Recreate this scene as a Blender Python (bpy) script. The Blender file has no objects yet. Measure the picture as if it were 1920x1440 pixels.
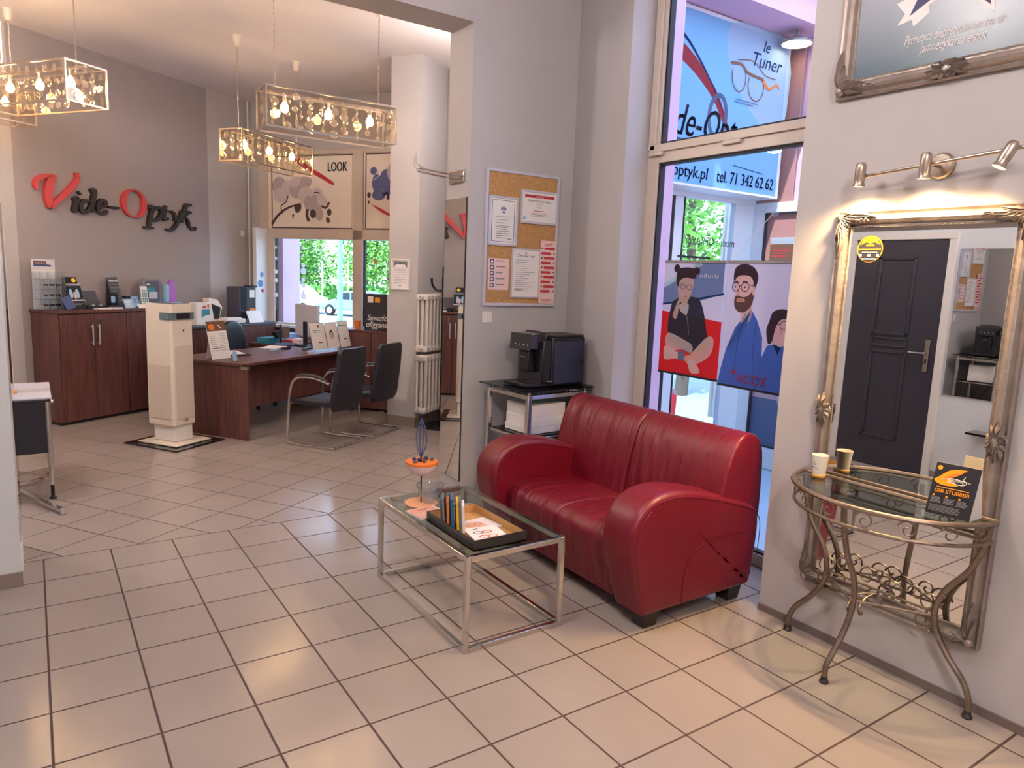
import bpy, math, random
from mathutils import Vector, Matrix
from math import sin, cos, pi, radians, sqrt, atan2
random.seed(7)
sc = bpy.context.scene
COL = sc.collection
# ---------------- camera, colour management, world, sun, added fill lamps
YAW, PITCH, ROLL = radians(34.18), radians(8.60), radians(2.26)
CAM = Vector((0.019, -4.599, 1.679))
fwd = Vector((sin(YAW)*cos(PITCH), cos(YAW)*cos(PITCH), -sin(PITCH)))
rt0 = Vector((cos(YAW), -sin(YAW), 0)); up0 = rt0.cross(fwd)
rt = rt0*cos(ROLL) + up0*sin(ROLL); up = -rt0*sin(ROLL) + up0*cos(ROLL)
cd = bpy.data.cameras.new('camera'); cam = bpy.data.objects.new('camera', cd); COL.objects.link(cam)
cam.matrix_world = Matrix(((rt.x, up.x, -fwd.x, CAM.x), (rt.y, up.y, -fwd.y, CAM.y), (rt.z, up.z, -fwd.z, CAM.z), (0, 0, 0, 1)))
cd.sensor_width = 36; cd.lens = 1331.6*36/1920; cd.clip_start = .05; cd.clip_end = 300
sc.camera = cam
vs = sc.view_settings
vs.view_transform = 'Standard'; vs.look = 'None'; vs.gamma = 1; vs.use_curve_mapping = False
vs.exposure = 0.66
sc.cycles.max_bounces = 12; sc.cycles.diffuse_bounces = 5; sc.cycles.glossy_bounces = 6
sc.cycles.transparent_max_bounces = 24; sc.cycles.caustics_reflective = False; sc.cycles.caustics_refractive = False
sc.cycles.sample_clamp_indirect = 6
wd = bpy.data.worlds.new('sky'); sc.world = wd; wd.use_nodes = True
wn = wd.node_tree; bg = wn.nodes['Background']
tc = wn.nodes.new('ShaderNodeTexCoord'); sp = wn.nodes.new('ShaderNodeSeparateXYZ'); cr = wn.nodes.new('ShaderNodeValToRGB')
wn.links.new(tc.outputs['Generated'], sp.inputs[0]); wn.links.new(sp.outputs['Z'], cr.inputs[0]); wn.links.new(cr.outputs[0], bg.inputs[0])
cr.color_ramp.elements[0].color = (.80, .89, 1, 1); cr.color_ramp.elements[1].color = (.42, .62, 1, 1)
cr.color_ramp.elements[1].position = .7
bg.inputs[1].default_value = 3.4
def light(name, kind, loc, energy, color, rot=None, size=None, **kw):
    ld = bpy.data.lights.new(name, kind); ld.energy = energy; ld.color = color
    if size is not None:
        if kind == 'AREA': ld.size = size
        else: ld.shadow_soft_size = size
    for k, v in kw.items(): setattr(ld, k, v)
    o = bpy.data.objects.new(name, ld); COL.objects.link(o); o.location = loc
    if rot is not None:
        o.rotation_mode = 'QUATERNION'; o.rotation_quaternion = Vector(rot).to_track_quat('-Z', 'Y')
    return o
sun = light('sun', 'SUN', (0, 0, 20), 5.5, (1, .95, .86), rot=(.60, .28, -1.0), size=None); sun.data.angle = .01
WARM = (1, .66, .36)
FILL_GLOBES = [(.9, -2.2, 430), (.2, -5.6, 1050), (-.75, 1.4, 520), (3.4, 1.0, 260)]  # unseen lamps added to lift the indoor brightness
for x, y, e_ in FILL_GLOBES:
    light('fill_globe_light', 'POINT', (x, y, 3.50), e_, (1, .88, .86), size=.135)
TH = radians(34.06); ca, sa = cos(TH), sin(TH)
def AB(p): return (p[0]*ca - p[1]*sa, p[0]*sa + p[1]*ca, p[2])
def W(a, b, z=0): return AB((a, b, z))
# portals at the glazing steer the sky light
def portal(c, n, sx, sy):
    o = light('window_portal', 'AREA', c, 1, (1, 1, 1), rot=n, size=sx, shape='RECTANGLE', size_y=sy)
    o.data.cycles.is_portal = True
# ---------------- materials
def lin(h):
    h = h.lstrip('#'); r = []
    for i in (0, 2, 4):
        c = int(h[i:i+2], 16)/255; r.append(c/12.92 if c <= .04045 else ((c+.055)/1.055)**2.4)
    return (*r, 1)
MATS = {}
def P(name, hexc, rough=.5, metal=0, noise=0, ns=6, bump=0, bs=60, coat=0, em=0, stretch=None, spec=None, sub=0):
    m = bpy.data.materials.new(name); m.use_nodes = True; nt = m.node_tree; b = nt.nodes['Principled BSDF']
    c = lin(hexc); b.inputs['Base Color'].default_value = c; b.inputs['Roughness'].default_value = rough; b.inputs['Metallic'].default_value = metal
    if coat: b.inputs['Coat Weight'].default_value = coat; b.inputs['Coat Roughness'].default_value = .15
    if spec is not None: b.inputs['Specular IOR Level'].default_value = spec
    if em: b.inputs['Emission Color'].default_value = c; b.inputs['Emission Strength'].default_value = em
    if noise or bump:
        t = nt.nodes.new('ShaderNodeTexCoord'); mp = nt.nodes.new('ShaderNodeMapping'); nt.links.new(t.outputs['Object'], mp.inputs[0])
        if stretch: mp.inputs['Scale'].default_value = stretch
    if noise:
        n = nt.nodes.new('ShaderNodeTexNoise'); n.inputs['Scale'].default_value = ns; n.inputs['Detail'].default_value = 4
        nt.links.new(mp.outputs[0], n.inputs['Vector'])
        r = nt.nodes.new('ShaderNodeValToRGB'); nt.links.new(n.outputs[0], r.inputs[0]); nt.links.new(r.outputs[0], b.inputs['Base Color'])
        r.color_ramp.elements[0].position = .3; r.color_ramp.elements[1].position = .7
        r.color_ramp.elements[0].color = tuple(max(0, v*(1-noise)) for v in c[:3])+(1,); r.color_ramp.elements[1].color = tuple(min(1, v*(1+noise)) for v in c[:3])+(1,)
    if bump:
        n2 = nt.nodes.new('ShaderNodeTexNoise'); n2.inputs['Scale'].default_value = bs; n2.inputs['Detail'].default_value = 5; nt.links.new(mp.outputs[0], n2.inputs['Vector'])
        bp = nt.nodes.new('ShaderNodeBump'); bp.inputs['Strength'].default_value = bump; bp.inputs['Distance'].default_value = .004
        nt.links.new(n2.outputs[0], bp.inputs['Height']); nt.links.new(bp.outputs[0], b.inputs['Normal'])
    MATS[name] = m; return m
def wood(name, c1, c2):
    m = bpy.data.materials.new(name); m.use_nodes = True; nt = m.node_tree; b = nt.nodes['Principled BSDF']
    t = nt.nodes.new('ShaderNodeTexCoord'); mp = nt.nodes.new('ShaderNodeMapping'); mp.inputs['Scale'].default_value = (9, 9, .9)
    n = nt.nodes.new('ShaderNodeTexNoise'); n.inputs['Scale'].default_value = 3; n.inputs['Detail'].default_value = 8; n.inputs['Distortion'].default_value = .5
    r = nt.nodes.new('ShaderNodeValToRGB'); r.color_ramp.elements[0].color = lin(c1); r.color_ramp.elements[1].color = lin(c2)
    r.color_ramp.elements[0].position = .25; r.color_ramp.elements[1].position = .75
    nt.links.new(t.outputs['Object'], mp.inputs[0]); nt.links.new(mp.outputs[0], n.inputs[0]); nt.links.new(n.outputs[0], r.inputs[0]); nt.links.new(r.outputs[0], b.inputs['Base Color'])
    b.inputs['Roughness'].default_value = .38
    MATS[name] = m
wood('walnut', '422828', '70453E')
def glassmat(name, tint, gloss=.08, diff=0, rough=.0):
    m = bpy.data.materials.new(name); m.use_nodes = True; nt = m.node_tree; nt.nodes.clear()
    o = nt.nodes.new('ShaderNodeOutputMaterial'); tr = nt.nodes.new('ShaderNodeBsdfTransparent'); tr.inputs[0].default_value = lin(tint)
    gl = nt.nodes.new('ShaderNodeBsdfGlossy'); gl.inputs['Roughness'].default_value = rough; mx = nt.nodes.new('ShaderNodeMixShader')
    fr0 = nt.nodes.new('ShaderNodeLayerWeight'); fr0.inputs[0].default_value = .5; fr = nt.nodes.new('ShaderNodeMath'); fr.operation = 'POWER'; fr.inputs[1].default_value = 5; nt.links.new(fr0.outputs['Facing'], fr.inputs[0])
    ml = nt.nodes.new('ShaderNodeMath'); ml.operation = 'MULTIPLY_ADD'; ml.inputs[1].default_value = .8; ml.inputs[2].default_value = .02+gloss*.4
    nt.links.new(fr.outputs[0], ml.inputs[0]); nt.links.new(ml.outputs[0], mx.inputs[0])
    if diff:
        df = nt.nodes.new('ShaderNodeBsdfTranslucent'); df.inputs[0].default_value = (1, .95, .88, 1); d2 = nt.nodes.new('ShaderNodeBsdfDiffuse')
        m0 = nt.nodes.new('ShaderNodeMixShader'); m0.inputs[0].default_value = .5; nt.links.new(df.outputs[0], m0.inputs[1]); nt.links.new(d2.outputs[0], m0.inputs[2])
        m1 = nt.nodes.new('ShaderNodeMixShader'); m1.inputs[0].default_value = diff; nt.links.new(tr.outputs[0], m1.inputs[1]); nt.links.new(m0.outputs[0], m1.inputs[2])
        nt.links.new(m1.outputs[0], mx.inputs[1])
    else: nt.links.new(tr.outputs[0], mx.inputs[1])
    nt.links.new(gl.outputs[0], mx.inputs[2]); nt.links.new(mx.outputs[0], o.inputs[0])
    MATS[name] = m
glassmat('window_glass', 'F4FAFF', .02)
glassmat('table_glass', 'E6EEEA', .08)
glassmat('shelf_glass', '8FA3A0', .06)
glassmat('clear_acrylic', 'F2F6FA', .05, .10)
glassmat('crystal', 'FFFAF4', .45, .07, .02)
glassmat('lamp_glass', 'FBF8F4', .03, .0012)
def mirror_mat():
    m = bpy.data.materials.new('mirror_glass'); m.use_nodes = True; nt = m.node_tree; nt.nodes.clear()
    o = nt.nodes.new('ShaderNodeOutputMaterial'); g = nt.nodes.new('ShaderNodeBsdfGlossy'); g.inputs[0].default_value = (.9, .92, .93, 1); g.inputs['Roughness'].default_value = 0
    nt.links.new(g.outputs[0], o.inputs[0]); MATS['mirror_glass'] = m
mirror_mat()
P('opal', 'FFF2E4', .5, em=8.0)
def backlit(name, hexc):
    # printed film: scatters light and lets some through
    m = bpy.data.materials.new(name); m.use_nodes = True; nt = m.node_tree; nt.nodes.clear()
    o = nt.nodes.new('ShaderNodeOutputMaterial'); d = nt.nodes.new('ShaderNodeBsdfDiffuse'); t = nt.nodes.new('ShaderNodeBsdfTranslucent'); x = nt.nodes.new('ShaderNodeMixShader')
    d.inputs[0].default_value = lin(hexc); t.inputs[0].default_value = lin(hexc); x.inputs[0].default_value = .6
    nt.links.new(d.outputs[0], x.inputs[1]); nt.links.new(t.outputs[0], x.inputs[2]); nt.links.new(x.outputs[0], o.inputs[0]); MATS[name] = m
for k, v in {
    'wall_grey': ('B4B0AF', .75, 0, .03, 2, .12, 40), 'wall_dark': ('9A9292', .75, 0, .04, 2, .12, 40), 'wall_white': ('D3D6D6', .7, 0, .02, 2, .1, 40),
    'wall_brown': ('6A6057', .7), 'ceiling_white': ('DDD6D6', .8, 0, .02, 2), 'pink_plaster': ('D9B4C6', .85, 0, .05, 3, .3, 60), 'brown_plaster': ('A8766E', .85, 0, .05, 3),
    'skirting_tile': ('8A7D74', .45, 0, .08, 5), 'dark_strip': ('6E625C', .5), 'upvc': ('C6B9AC', .35), 'upvc_white': ('DDE0E0', .35), 'gasket': ('14151C', .6),
    'red_leather': ('68061C', .38, 0, .10, 5, .25, 140), 'black_leather': ('1B1B26', .42, 0, .1, 6, .2, 120), 'black_plastic': ('15151B', .35), 'gloss_black': ('101018', .15, 0, 0, 1, 0, 1, .5),
    'dark_wood_foot': ('1E1418', .4), 'chrome': ('D4D0CC', .14, 1), 'brushed_steel': ('B9AD9E', .32, 1, .06, 40), 'grey_metal': ('93908F', .4, .9), 'dark_metal': ('4A4542', .45, .8),
    'silver_frame': ('A39890', .38, .7, .18, 14, .7, 50), 'pewter': ('85776B', .34, .8, .2, 20, .3, 90), 'white_paint': ('DEDAD2', .45), 'radiator_white': ('CFC9C1', .35), 'cream_plastic': ('DCD0BF', .4),
    'cream_mesh': ('CFC2B0', .6, 0, .1, 220, .8, 260), 'paper': ('E6E2DF', .7), 'paper_warm': ('EADFD2', .7), 'pink_paper': ('E6C6C2', .7), 'cork': ('B58A5A', .9, 0, .22, 90, .5, 160),
    'ink': ('2A2A30', .6), 'ink_grey': ('7C7C84', .6), 'ink_blue': ('3A4A78', .6), 'red_print': ('B8303A', .55), 'red_paint': ('C4454A', .45), 'sign_black': ('2C2426', .5), 'navy': ('1B1A50', .5),
    'teal': ('2E7F92', .5), 'orange': ('DE7A34', .5), 'yellow': ('EFC22C', .5), 'blue': ('2B6A94', .5), 'light_blue': ('8FB9DA', .5), 'brown': ('6B4630', .5), 'wood_light': ('C79E6A', .5, 0, .1, 20),
    'gold_print': ('E89A22', .5), 'cup_white': ('E9E4D6', .35), 'cup_tan': ('C99648', .5), 'sky_print': ('A9BBC2', .4), 'bluegrey': ('5F7078', .4), 'door_dark': ('33313A', .42, 0, .06, 3),
    'lilac': ('9A7ACB', .4), 'purple': ('A05AB8', .4), 'slate': ('4A4A58', .5), 'skin': ('D8A894', .6), 'hair': ('2A1F20', .6), 'beard': ('4A3230', .6), 'suit_blue': ('34508F', .6),
    'print_red': ('C02A30', .5), 'print_grey': ('BFC0CC', .5), 'jacket_dark': ('26262E', .6), 'petal': ('B5A5A8', .6), 'petal_light': ('CFC3C2', .6), 'petal_blue': ('5A6092', .6), 'stem_dark': ('4A3A40', .6),
    'asphalt': ('9C9C9A', .9, 0, .08, 1), 'pavement': ('9FB6C6', .5, 0, .05, 2), 'bark': ('5A4A3C', .9), 'tyre': ('1A1A1C', .8), 'car_glass': ('2A3440', .1), 'rim': ('C8CCD0', .4, .6),
    'car_white': ('C2CBD0', .25, 0, 0, 1, 0, 1, .6), 'car_teal': ('7FAEB2', .25, 0, 0, 1, 0, 1, .6), 'pole_teal': ('7FB4BC', .5), 'disc_shade': ('8A8580', .4), 'tray_inner': ('B98E58', .7),
    'grass': ('6FA83A', .9, 0, .2, 3)}.items():
    a = list(v) + [None]*8
    P(k, a[0], a[1] if a[1] is not None else .5, a[2] or 0, a[3] or 0, a[4] or 6, a[5] or 0, a[6] or 60, a[7] or 0)
for k_ in ('ink', 'gold_print', 'orange'): MATS[k_].node_tree.nodes['Principled BSDF'].inputs['Specular IOR Level'].default_value = .12
P('leaves', '7FC048', .8, noise=.35, ns=1.5); P('leaves_dark', '3F7F30', .8, noise=.35, ns=1.5)
P('leather_wrinkled', '68061C', .37, noise=.10, ns=5, bump=1.0, bs=3.0, stretch=(1, 4, 1.0))
MATS['leather_wrinkled'].node_tree.nodes['Bump'].inputs['Distance'].default_value = .03
P('bulb_glow', 'FFC878', .5, em=40); P('lit_disc', 'FFE2B0', .5, em=7); P('spot_glow', 'FFD9A0', .5, em=22)
for n_, h_ in (('banner_blue', 'A4D4F0'), ('banner_white', 'D2E6F0'), ('banner_red', 'C8505A'), ('banner_ink', '2C4E7C'), ('banner_grey', '7C8CA8'), ('b_bg', 'E6E4EE'), ('b_red', 'EE3E40'), ('b_blue', '5F83CC'), ('b_skin', 'F6D2C6'), ('b_hair', '54444A'), ('b_dark', '4A4A58'), ('b_slate', '8A9EC0'), ('b_white', 'F2EEF2'), ('b_beard', '7E625E'), ('b_pants', 'F0DCE0')):
    backlit(n_, h_)
def floor_mat():
    m = bpy.data.materials.new('floor_tiles'); m.use_nodes = True; nt = m.node_tree; b = nt.nodes['Principled BSDF']; L = nt.links.new
    def N(t, **k):
        n = nt.nodes.new(t)
        for q, v in k.items(): setattr(n, q, v)
        return n
    def M(op, a, b_=None, c=None):
        n = N('ShaderNodeMath', operation=op)
        for i, v in enumerate((a, b_, c)):
            if v is None: continue
            if isinstance(v, (int, float)): n.inputs[i].default_value = v
            else: L(v, n.inputs[i])
        return n.outputs[0]
    g = N('ShaderNodeNewGeometry'); s = N('ShaderNodeSeparateXYZ'); L(g.outputs['Position'], s.inputs[0]); x, y = s.outputs[0], s.outputs[1]
    T = .33
    u1, v1 = M('DIVIDE', x, T), M('DIVIDE', y, T)
    xr, yr = M('SUBTRACT', x, .113), M('SUBTRACT', y, .558)
    u2 = M('DIVIDE', M('ADD', M('MULTIPLY', xr, ca), M('MULTIPLY', yr, sa)), .328)
    v2 = M('DIVIDE', M('SUBTRACT', M('MULTIPLY', yr, ca), M('MULTIPLY', xr, sa)), .328)
    back = M('GREATER_THAN', y, 0.0)
    def mixv(a, c): return M('ADD', M('MULTIPLY', a, M('SUBTRACT', 1, back)), M('MULTIPLY', c, back))
    u, v = mixv(u1, u2), mixv(v1, v2)
    def edge(q):
        f = M('FRACT', M('ADD', q, 100)); return M('MINIMUM', f, M('SUBTRACT', 1, f))
    e = M('MINIMUM', edge(u), edge(v))
    e = M('MINIMUM', e, M('MULTIPLY', M('ABSOLUTE', y), 3.0))
    gr = M('SMOOTH_MIN', M('MULTIPLY', e, 62), 1, .05)   # 0 in the joint, 1 on the tile
    gr = M('MAXIMUM', M('MINIMUM', gr, 1), 0); gr = M('POWER', gr, 4)
    cb = N('ShaderNodeCombineXYZ'); L(M('FLOOR', u), cb.inputs[0]); L(M('FLOOR', v), cb.inputs[1]); wn_ = N('ShaderNodeTexWhiteNoise'); L(cb.outputs[0], wn_.inputs[0])
    nz = N('ShaderNodeTexNoise'); nz.inputs['Scale'].default_value = 2.2; nz.inputs['Detail'].default_value = 6; L(g.outputs['Position'], nz.inputs['Vector'])
    val = M('ADD', M('MULTIPLY', wn_.outputs[0], .06), M('MULTIPLY', nz.outputs[0], .22))
    r = N('ShaderNodeValToRGB'); L(val, r.inputs[0]); r.color_ramp.elements[0].color = lin('9A8F88'); r.color_ramp.elements[1].color = lin('AEA29A'); r.color_ramp.elements[0].position = .02; r.color_ramp.elements[1].position = .34
    mx = N('ShaderNodeMix', data_type='RGBA'); L(gr, mx.inputs[0]); mx.inputs[6].default_value = lin('443230'); L(r.outputs[0], mx.inputs[7]); L(mx.outputs[2], b.inputs['Base Color'])
    L(M('ADD', M('MULTIPLY', M('SUBTRACT', 1, gr), .5), M('ADD', .13, M('MULTIPLY', nz.outputs[0], .08))), b.inputs['Roughness'])
    bp = N('ShaderNodeBump'); bp.inputs['Strength'].default_value = .6; bp.inputs['Distance'].default_value = .002; L(gr, bp.inputs['Height']); L(bp.outputs[0], b.inputs['Normal'])
    MATS['floor_tiles'] = m
floor_mat()
def vide_wall_mat():
    # the long wall is painted dark between two vertical edges
    m = bpy.data.materials.new('two_tone_wall'); m.use_nodes = True; nt = m.node_tree; b = nt.nodes['Principled BSDF']; L = nt.links.new
    g = nt.nodes.new('ShaderNodeNewGeometry'); d = nt.nodes.new('ShaderNodeVectorMath'); d.operation = 'DOT_PRODUCT'; d.inputs[1].default_value = (ca, sa, 0); L(g.outputs['Position'], d.inputs[0])
    a = nt.nodes.new('ShaderNodeMath'); a.operation = 'GREATER_THAN'; a.inputs[1].default_value = 2.235; L(d.outputs['Value'], a.inputs[0])
    c = nt.nodes.new('ShaderNodeMath'); c.operation = 'LESS_THAN'; c.inputs[1].default_value = 4.715; L(d.outputs['Value'], c.inputs[0])
    k = nt.nodes.new('ShaderNodeMath'); k.operation = 'MULTIPLY'; L(a.outputs[0], k.inputs[0]); L(c.outputs[0], k.inputs[1])
    x = nt.nodes.new('ShaderNodeMix'); x.data_type = 'RGBA'; L(k.outputs[0], x.inputs[0]); x.inputs[6].default_value = lin('B4B0AF'); x.inputs[7].default_value = lin('9A9292')
    L(x.outputs[2], b.inputs['Base Color']); b.inputs['Roughness'].default_value = .75; MATS['two_tone_wall'] = m
vide_wall_mat()
# ---------------- text outlines, made once
TXT = {}
def prep_text(items):
    obs = []
    for s, sh in items:
        cu = bpy.data.curves.new('t', 'FONT'); cu.body = s; cu.size = 1; cu.shear = sh; cu.resolution_u = 3
        o = bpy.data.objects.new('t', cu); COL.objects.link(o); obs.append((s, sh, o, cu))
    dg = bpy.context.evaluated_depsgraph_get()
    for s, sh, o, cu in obs:
        e = o.evaluated_get(dg); me = e.to_mesh(); vsx = [(v.co.x, v.co.y) for v in me.vertices]; fs = [tuple(p.vertices) for p in me.polygons]
        w = max([v[0] for v in vsx] or [1]); TXT[(s, sh)] = (vsx, fs, w); e.to_mesh_clear()
    for s, sh, o, cu in obs:
        bpy.data.objects.remove(o); bpy.data.curves.remove(cu)
prep_text([('LOOK', 0), ('HOOX', 0), ('de-Opt', .35), ('tel. 71 342 62 62', .1), ('optyk.pl', .1), ('CENTER', 0), ('Tuner', .3), ('le', .3), ('Suwazio', .3), ('oliggans', .3), ('modne OPRAWY', 0),
           ('Pyrnetyca dieprezelansvna tea eir', .35), ('jamnedykarea elziot', .35), ('Certyfikat', 0), ('Gwarancja Zadowolenia', 0), ('Zestaw cen', 0), ('SBB STUBBBB', 0), ('KIRINMC', .2), ('cafe roma', 0),
           ('EYEWEAR', 0), ('studio', 0)])
# ---------------- mesh collector
ROOT = {}
def setp(o, label=None, cat=None, group=None, kind=None):
    for k, v in (('label', label), ('category', cat), ('group', group), ('kind', kind)):
        if v: o[k] = v
    return o
def thing(name, label, cat, loc, rz=0, group=None):
    o = bpy.data.objects.new(name, None); COL.objects.link(o); o.location = loc; o.rotation_euler = (0, 0, rz); o.empty_display_size = .1
    ROOT[o.name] = (Vector(loc), rz); return setp(o, label, cat, group)
class M:
    def __init__(s, ab=False): s.v = []; s.f = []; s.m = []; s.ab = ab; s.T = None
    def q(s, p):
        if s.T is not None: p = tuple(s.T @ Vector(p))
        s.v.append(AB(p) if s.ab else tuple(p)); return len(s.v)-1
    def face(s, pts, mat=None):
        s.f.append([s.q(p) for p in pts]); s.m.append(mat); return s
    def grid(s, rows, mat=None, cu=False, cv=False):
        n = len(rows); k = len(rows[0]); ids = [[s.q(p) for p in r] for r in rows]
        for i in range(n if cu else n-1):
            for j in range(k if cv else k-1):
                a, b = (i+1) % n, (j+1) % k
                s.f.append([ids[i][j], ids[a][j], ids[a][b], ids[i][b]]); s.m.append(mat)
        return ids
    def cap(s, ids, mat=None, rev=False): s.f.append(list(reversed(ids)) if rev else list(ids)); s.m.append(mat)
    def box(s, x0, x1, y0, y1, z0, z1, mat=None):
        i = [s.q(p) for p in ((x0, y0, z0), (x1, y0, z0), (x1, y1, z0), (x0, y1, z0), (x0, y0, z1), (x1, y0, z1), (x1, y1, z1), (x0, y1, z1))]
        for f in ((0, 3, 2, 1), (4, 5, 6, 7), (0, 1, 5, 4), (1, 2, 6, 5), (2, 3, 7, 6), (3, 0, 4, 7)): s.f.append([i[k] for k in f]); s.m.append(mat)
        return s
    def bar(s, p0, p1, w, h, mat=None, upv=(0, 0, 1)):
        p0, p1 = Vector(p0), Vector(p1); d = (p1-p0).normalized(); u = Vector(upv)
        if abs(d.dot(u)) > .99: u = Vector((1, 0, 0))
        a = d.cross(u).normalized()*w/2; b = a.cross(d).normalized()*h/2; i = []
        for p in (p0, p1):
            for x, y in ((-1, -1), (1, -1), (1, 1), (-1, 1)): i.append(s.q(p+a*x+b*y))
        for f in ((0, 1, 2, 3), (7, 6, 5, 4), (0, 4, 5, 1), (1, 5, 6, 2), (2, 6, 7, 3), (3, 7, 4, 0)): s.f.append([i[k] for k in f]); s.m.append(mat)
        return s
    def tube(s, pts, r, mat=None, seg=8, closed=False, caps=True):
        pts = [Vector(p) for p in pts]; n = len(pts); rs = r if isinstance(r, (list, tuple)) else [r]*n; rows = []; ref = None
        for i, p in enumerate(pts):
            a = pts[(i-1) % n] if (i > 0 or closed) else p; b = pts[(i+1) % n] if (i < n-1 or closed) else p
            d = (b-a).normalized()
            if ref is None: ref = Vector((0, 0, 1)) if abs(d.z) < .9 else Vector((1, 0, 0))
            x = d.cross(ref)
            if x.length < 1e-4: x = d.cross(Vector((0, 1, 0)))
            x.normalize(); y = d.cross(x).normalized(); ref = -y
            rows.append([p + (x*cos(2*pi*k/seg) + y*sin(2*pi*k/seg))*rs[i] for k in range(seg)])
        ids = s.grid(rows, mat, cu=closed, cv=True)
        if caps and not closed: s.cap(ids[0], mat, True); s.cap(ids[-1], mat)
        return s
    def lathe(s, prof, c=(0, 0, 0), seg=24, mat=None, axis=(0, 0, 1)):
        ax = Vector(axis).normalized(); x = ax.orthogonal().normalized(); y = ax.cross(x); c = Vector(c)
        rows = [[c+ax*h+(x*cos(2*pi*k/seg)+y*sin(2*pi*k/seg))*max(r, 1e-4) for k in range(seg)] for r, h in prof]
        s.grid(rows, mat, cv=True)
        return s
    def ball(s, c, r, mat=None, seg=12, sc_=(1, 1, 1)):
        rows = [[(c[0]+r*sc_[0]*sin(pi*i/8)*cos(2*pi*k/seg), c[1]+r*sc_[1]*sin(pi*i/8)*sin(2*pi*k/seg), c[2]+r*sc_[2]*cos(pi*i/8)) for k in range(seg)] for i in range(9)]
        s.grid(rows, mat, cv=True); return s
    def prism(s, poly, fn, d0, d1, mat=None, capmat=None):
        # fn(p2d, depth) -> 3D point
        a = [s.q(fn(p, d0)) for p in poly]; b = [s.q(fn(p, d1)) for p in poly]; n = len(poly)
        s.cap(a, capmat or mat, True); s.cap(b, capmat or mat)
        for i in range(n): j = (i+1) % n; s.f.append([a[i], a[j], b[j], b[i]]); s.m.append(mat)
        return s
    def pillow(s, prof, fn, d0, d1, r, mat=None, steps=5, cols=10):
        # closed side profile extruded between two depths with rounded shoulders
        n = len(prof); sgn = 1 if sum(prof[i][0]*prof[(i+1) % n][1]-prof[(i+1) % n][0]*prof[i][1] for i in range(n)) > 0 else -1
        nm = []
        for i in range(n):
            a, b = prof[i-1], prof[(i+1) % n]; dx, dy = b[0]-a[0], b[1]-a[1]; l = sqrt(dx*dx+dy*dy) or 1; nm.append((dy/l*sgn, -dx/l*sgn))
        secs = []
        for k in range(steps+1): t = pi/2*k/steps; secs.append((d0+r*(1-sin(t)), r*(1-cos(t))) if False else (d0+r*(1-cos(t)), r*(1-sin(t))))
        for k in range(1, cols): secs.append((d0+r+(d1-d0-2*r)*k/cols, 0))
        for k in range(steps, -1, -1): t = pi/2*k/steps; secs.append((d1-r*(1-cos(t)), r*(1-sin(t))))
        rows = [[fn((p[0]-nm[i][0]*ins, p[1]-nm[i][1]*ins), d) for i, p in enumerate(prof)] for d, ins in secs]
        ids = s.grid(rows, mat, cv=True)
        for e, rv in ((0, True), (-1, False)):
            ring = [Vector(p) for p in rows[e]]; c = sum(ring, Vector())/n; prev = ids[e]
            for f in (.75, .5, .25):
                cur = [s.q(c+(p-c)*f) for p in ring]
                for i in range(n):
                    j = (i+1) % n; q = [prev[i], prev[j], cur[j], cur[i]]; s.f.append(q[::-1] if not rv else q); s.m.append(mat)
                prev = cur
            s.cap(prev, mat, rv)
        return s
    def build(s, name, mat, parent=None, label=None, cat=None, group=None, kind=None, smooth=35, bevel=0, bseg=2, origin=None):
        me = bpy.data.meshes.new(name)
        if parent is not None and parent.name in ROOT: loc, rz = ROOT[parent.name]
        elif origin is not None: loc, rz = Vector(origin), 0
        else: loc, rz = Vector((0, 0, 0)), 0
        if parent is None and origin is None and kind != 'structure':
            xs = [v[0] for v in s.v]; ys = [v[1] for v in s.v]; loc = Vector(((min(xs)+max(xs))/2, (min(ys)+max(ys))/2, min(v[2] for v in s.v)))
        c, n = cos(-rz), sin(-rz)
        vs_ = [((x-loc.x)*c-(y-loc.y)*n, (x-loc.x)*n+(y-loc.y)*c, z-loc.z) for x, y, z in s.v]
        me.from_pydata(vs_, [], s.f); names = []
        for q in s.m:
            k = q or mat
            if k not in names: names.append(k)
        for k in names: me.materials.append(MATS[k])
        me.polygons.foreach_set('material_index', [names.index(q or mat) for q in s.m])
        me.validate(); me.update()
        if smooth:
            me.polygons.foreach_set('use_smooth', [True]*len(me.polygons)); me.set_sharp_from_angle(angle=radians(smooth))
        o = bpy.data.objects.new(name, me); COL.objects.link(o)
        if parent is not None: o.parent = parent
        else: o.location = loc
        ROOT[o.name] = (loc, rz)
        if bevel:
            b = o.modifiers.new('bevel', 'BEVEL'); b.width = bevel; b.segments = bseg; b.limit_method = 'ANGLE'
        return setp(o, label, cat, group, kind)
def B(x0, x1, y0, y1, z0, z1, name, mat, parent=None, ab=False, **k):
    return M(ab).box(x0, x1, y0, y1, z0, z1).build(name, mat, parent, **k)
def dup(root, off, label=None, rz=0, group=None, name=None):
    def cp(o, par):
        c = o.copy(); COL.objects.link(c)
        if par: c.parent = par
        for ch in o.children: cp(ch, c)
        return c
    r = cp(root, None); r.location = Vector(root.location)+Vector(off); r.rotation_euler = (0, 0, root.rotation_euler[2]+rz)
    if label: r['label'] = label
    if group: r['group'] = group
    return r
def cat_curve(pts, n=6, closed=False):
    pts = [Vector(p) for p in pts]; N = len(pts); out = []
    for i in range(N if closed else N-1):
        p0 = pts[i-1] if (i > 0 or closed) else pts[0]*2-pts[1]; p1 = pts[i]; p2 = pts[(i+1) % N]; p3 = pts[(i+2) % N] if (i+2 < N or closed) else p2*2-p1
        for k in range(n):
            t = k/n; out.append(.5*((2*p1)+(p2-p0)*t+(2*p0-5*p1+4*p2-p3)*t*t+(3*p1-p0-3*p2+p3)*t*t*t))
    if not closed: out.append(pts[-1])
    return out
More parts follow.
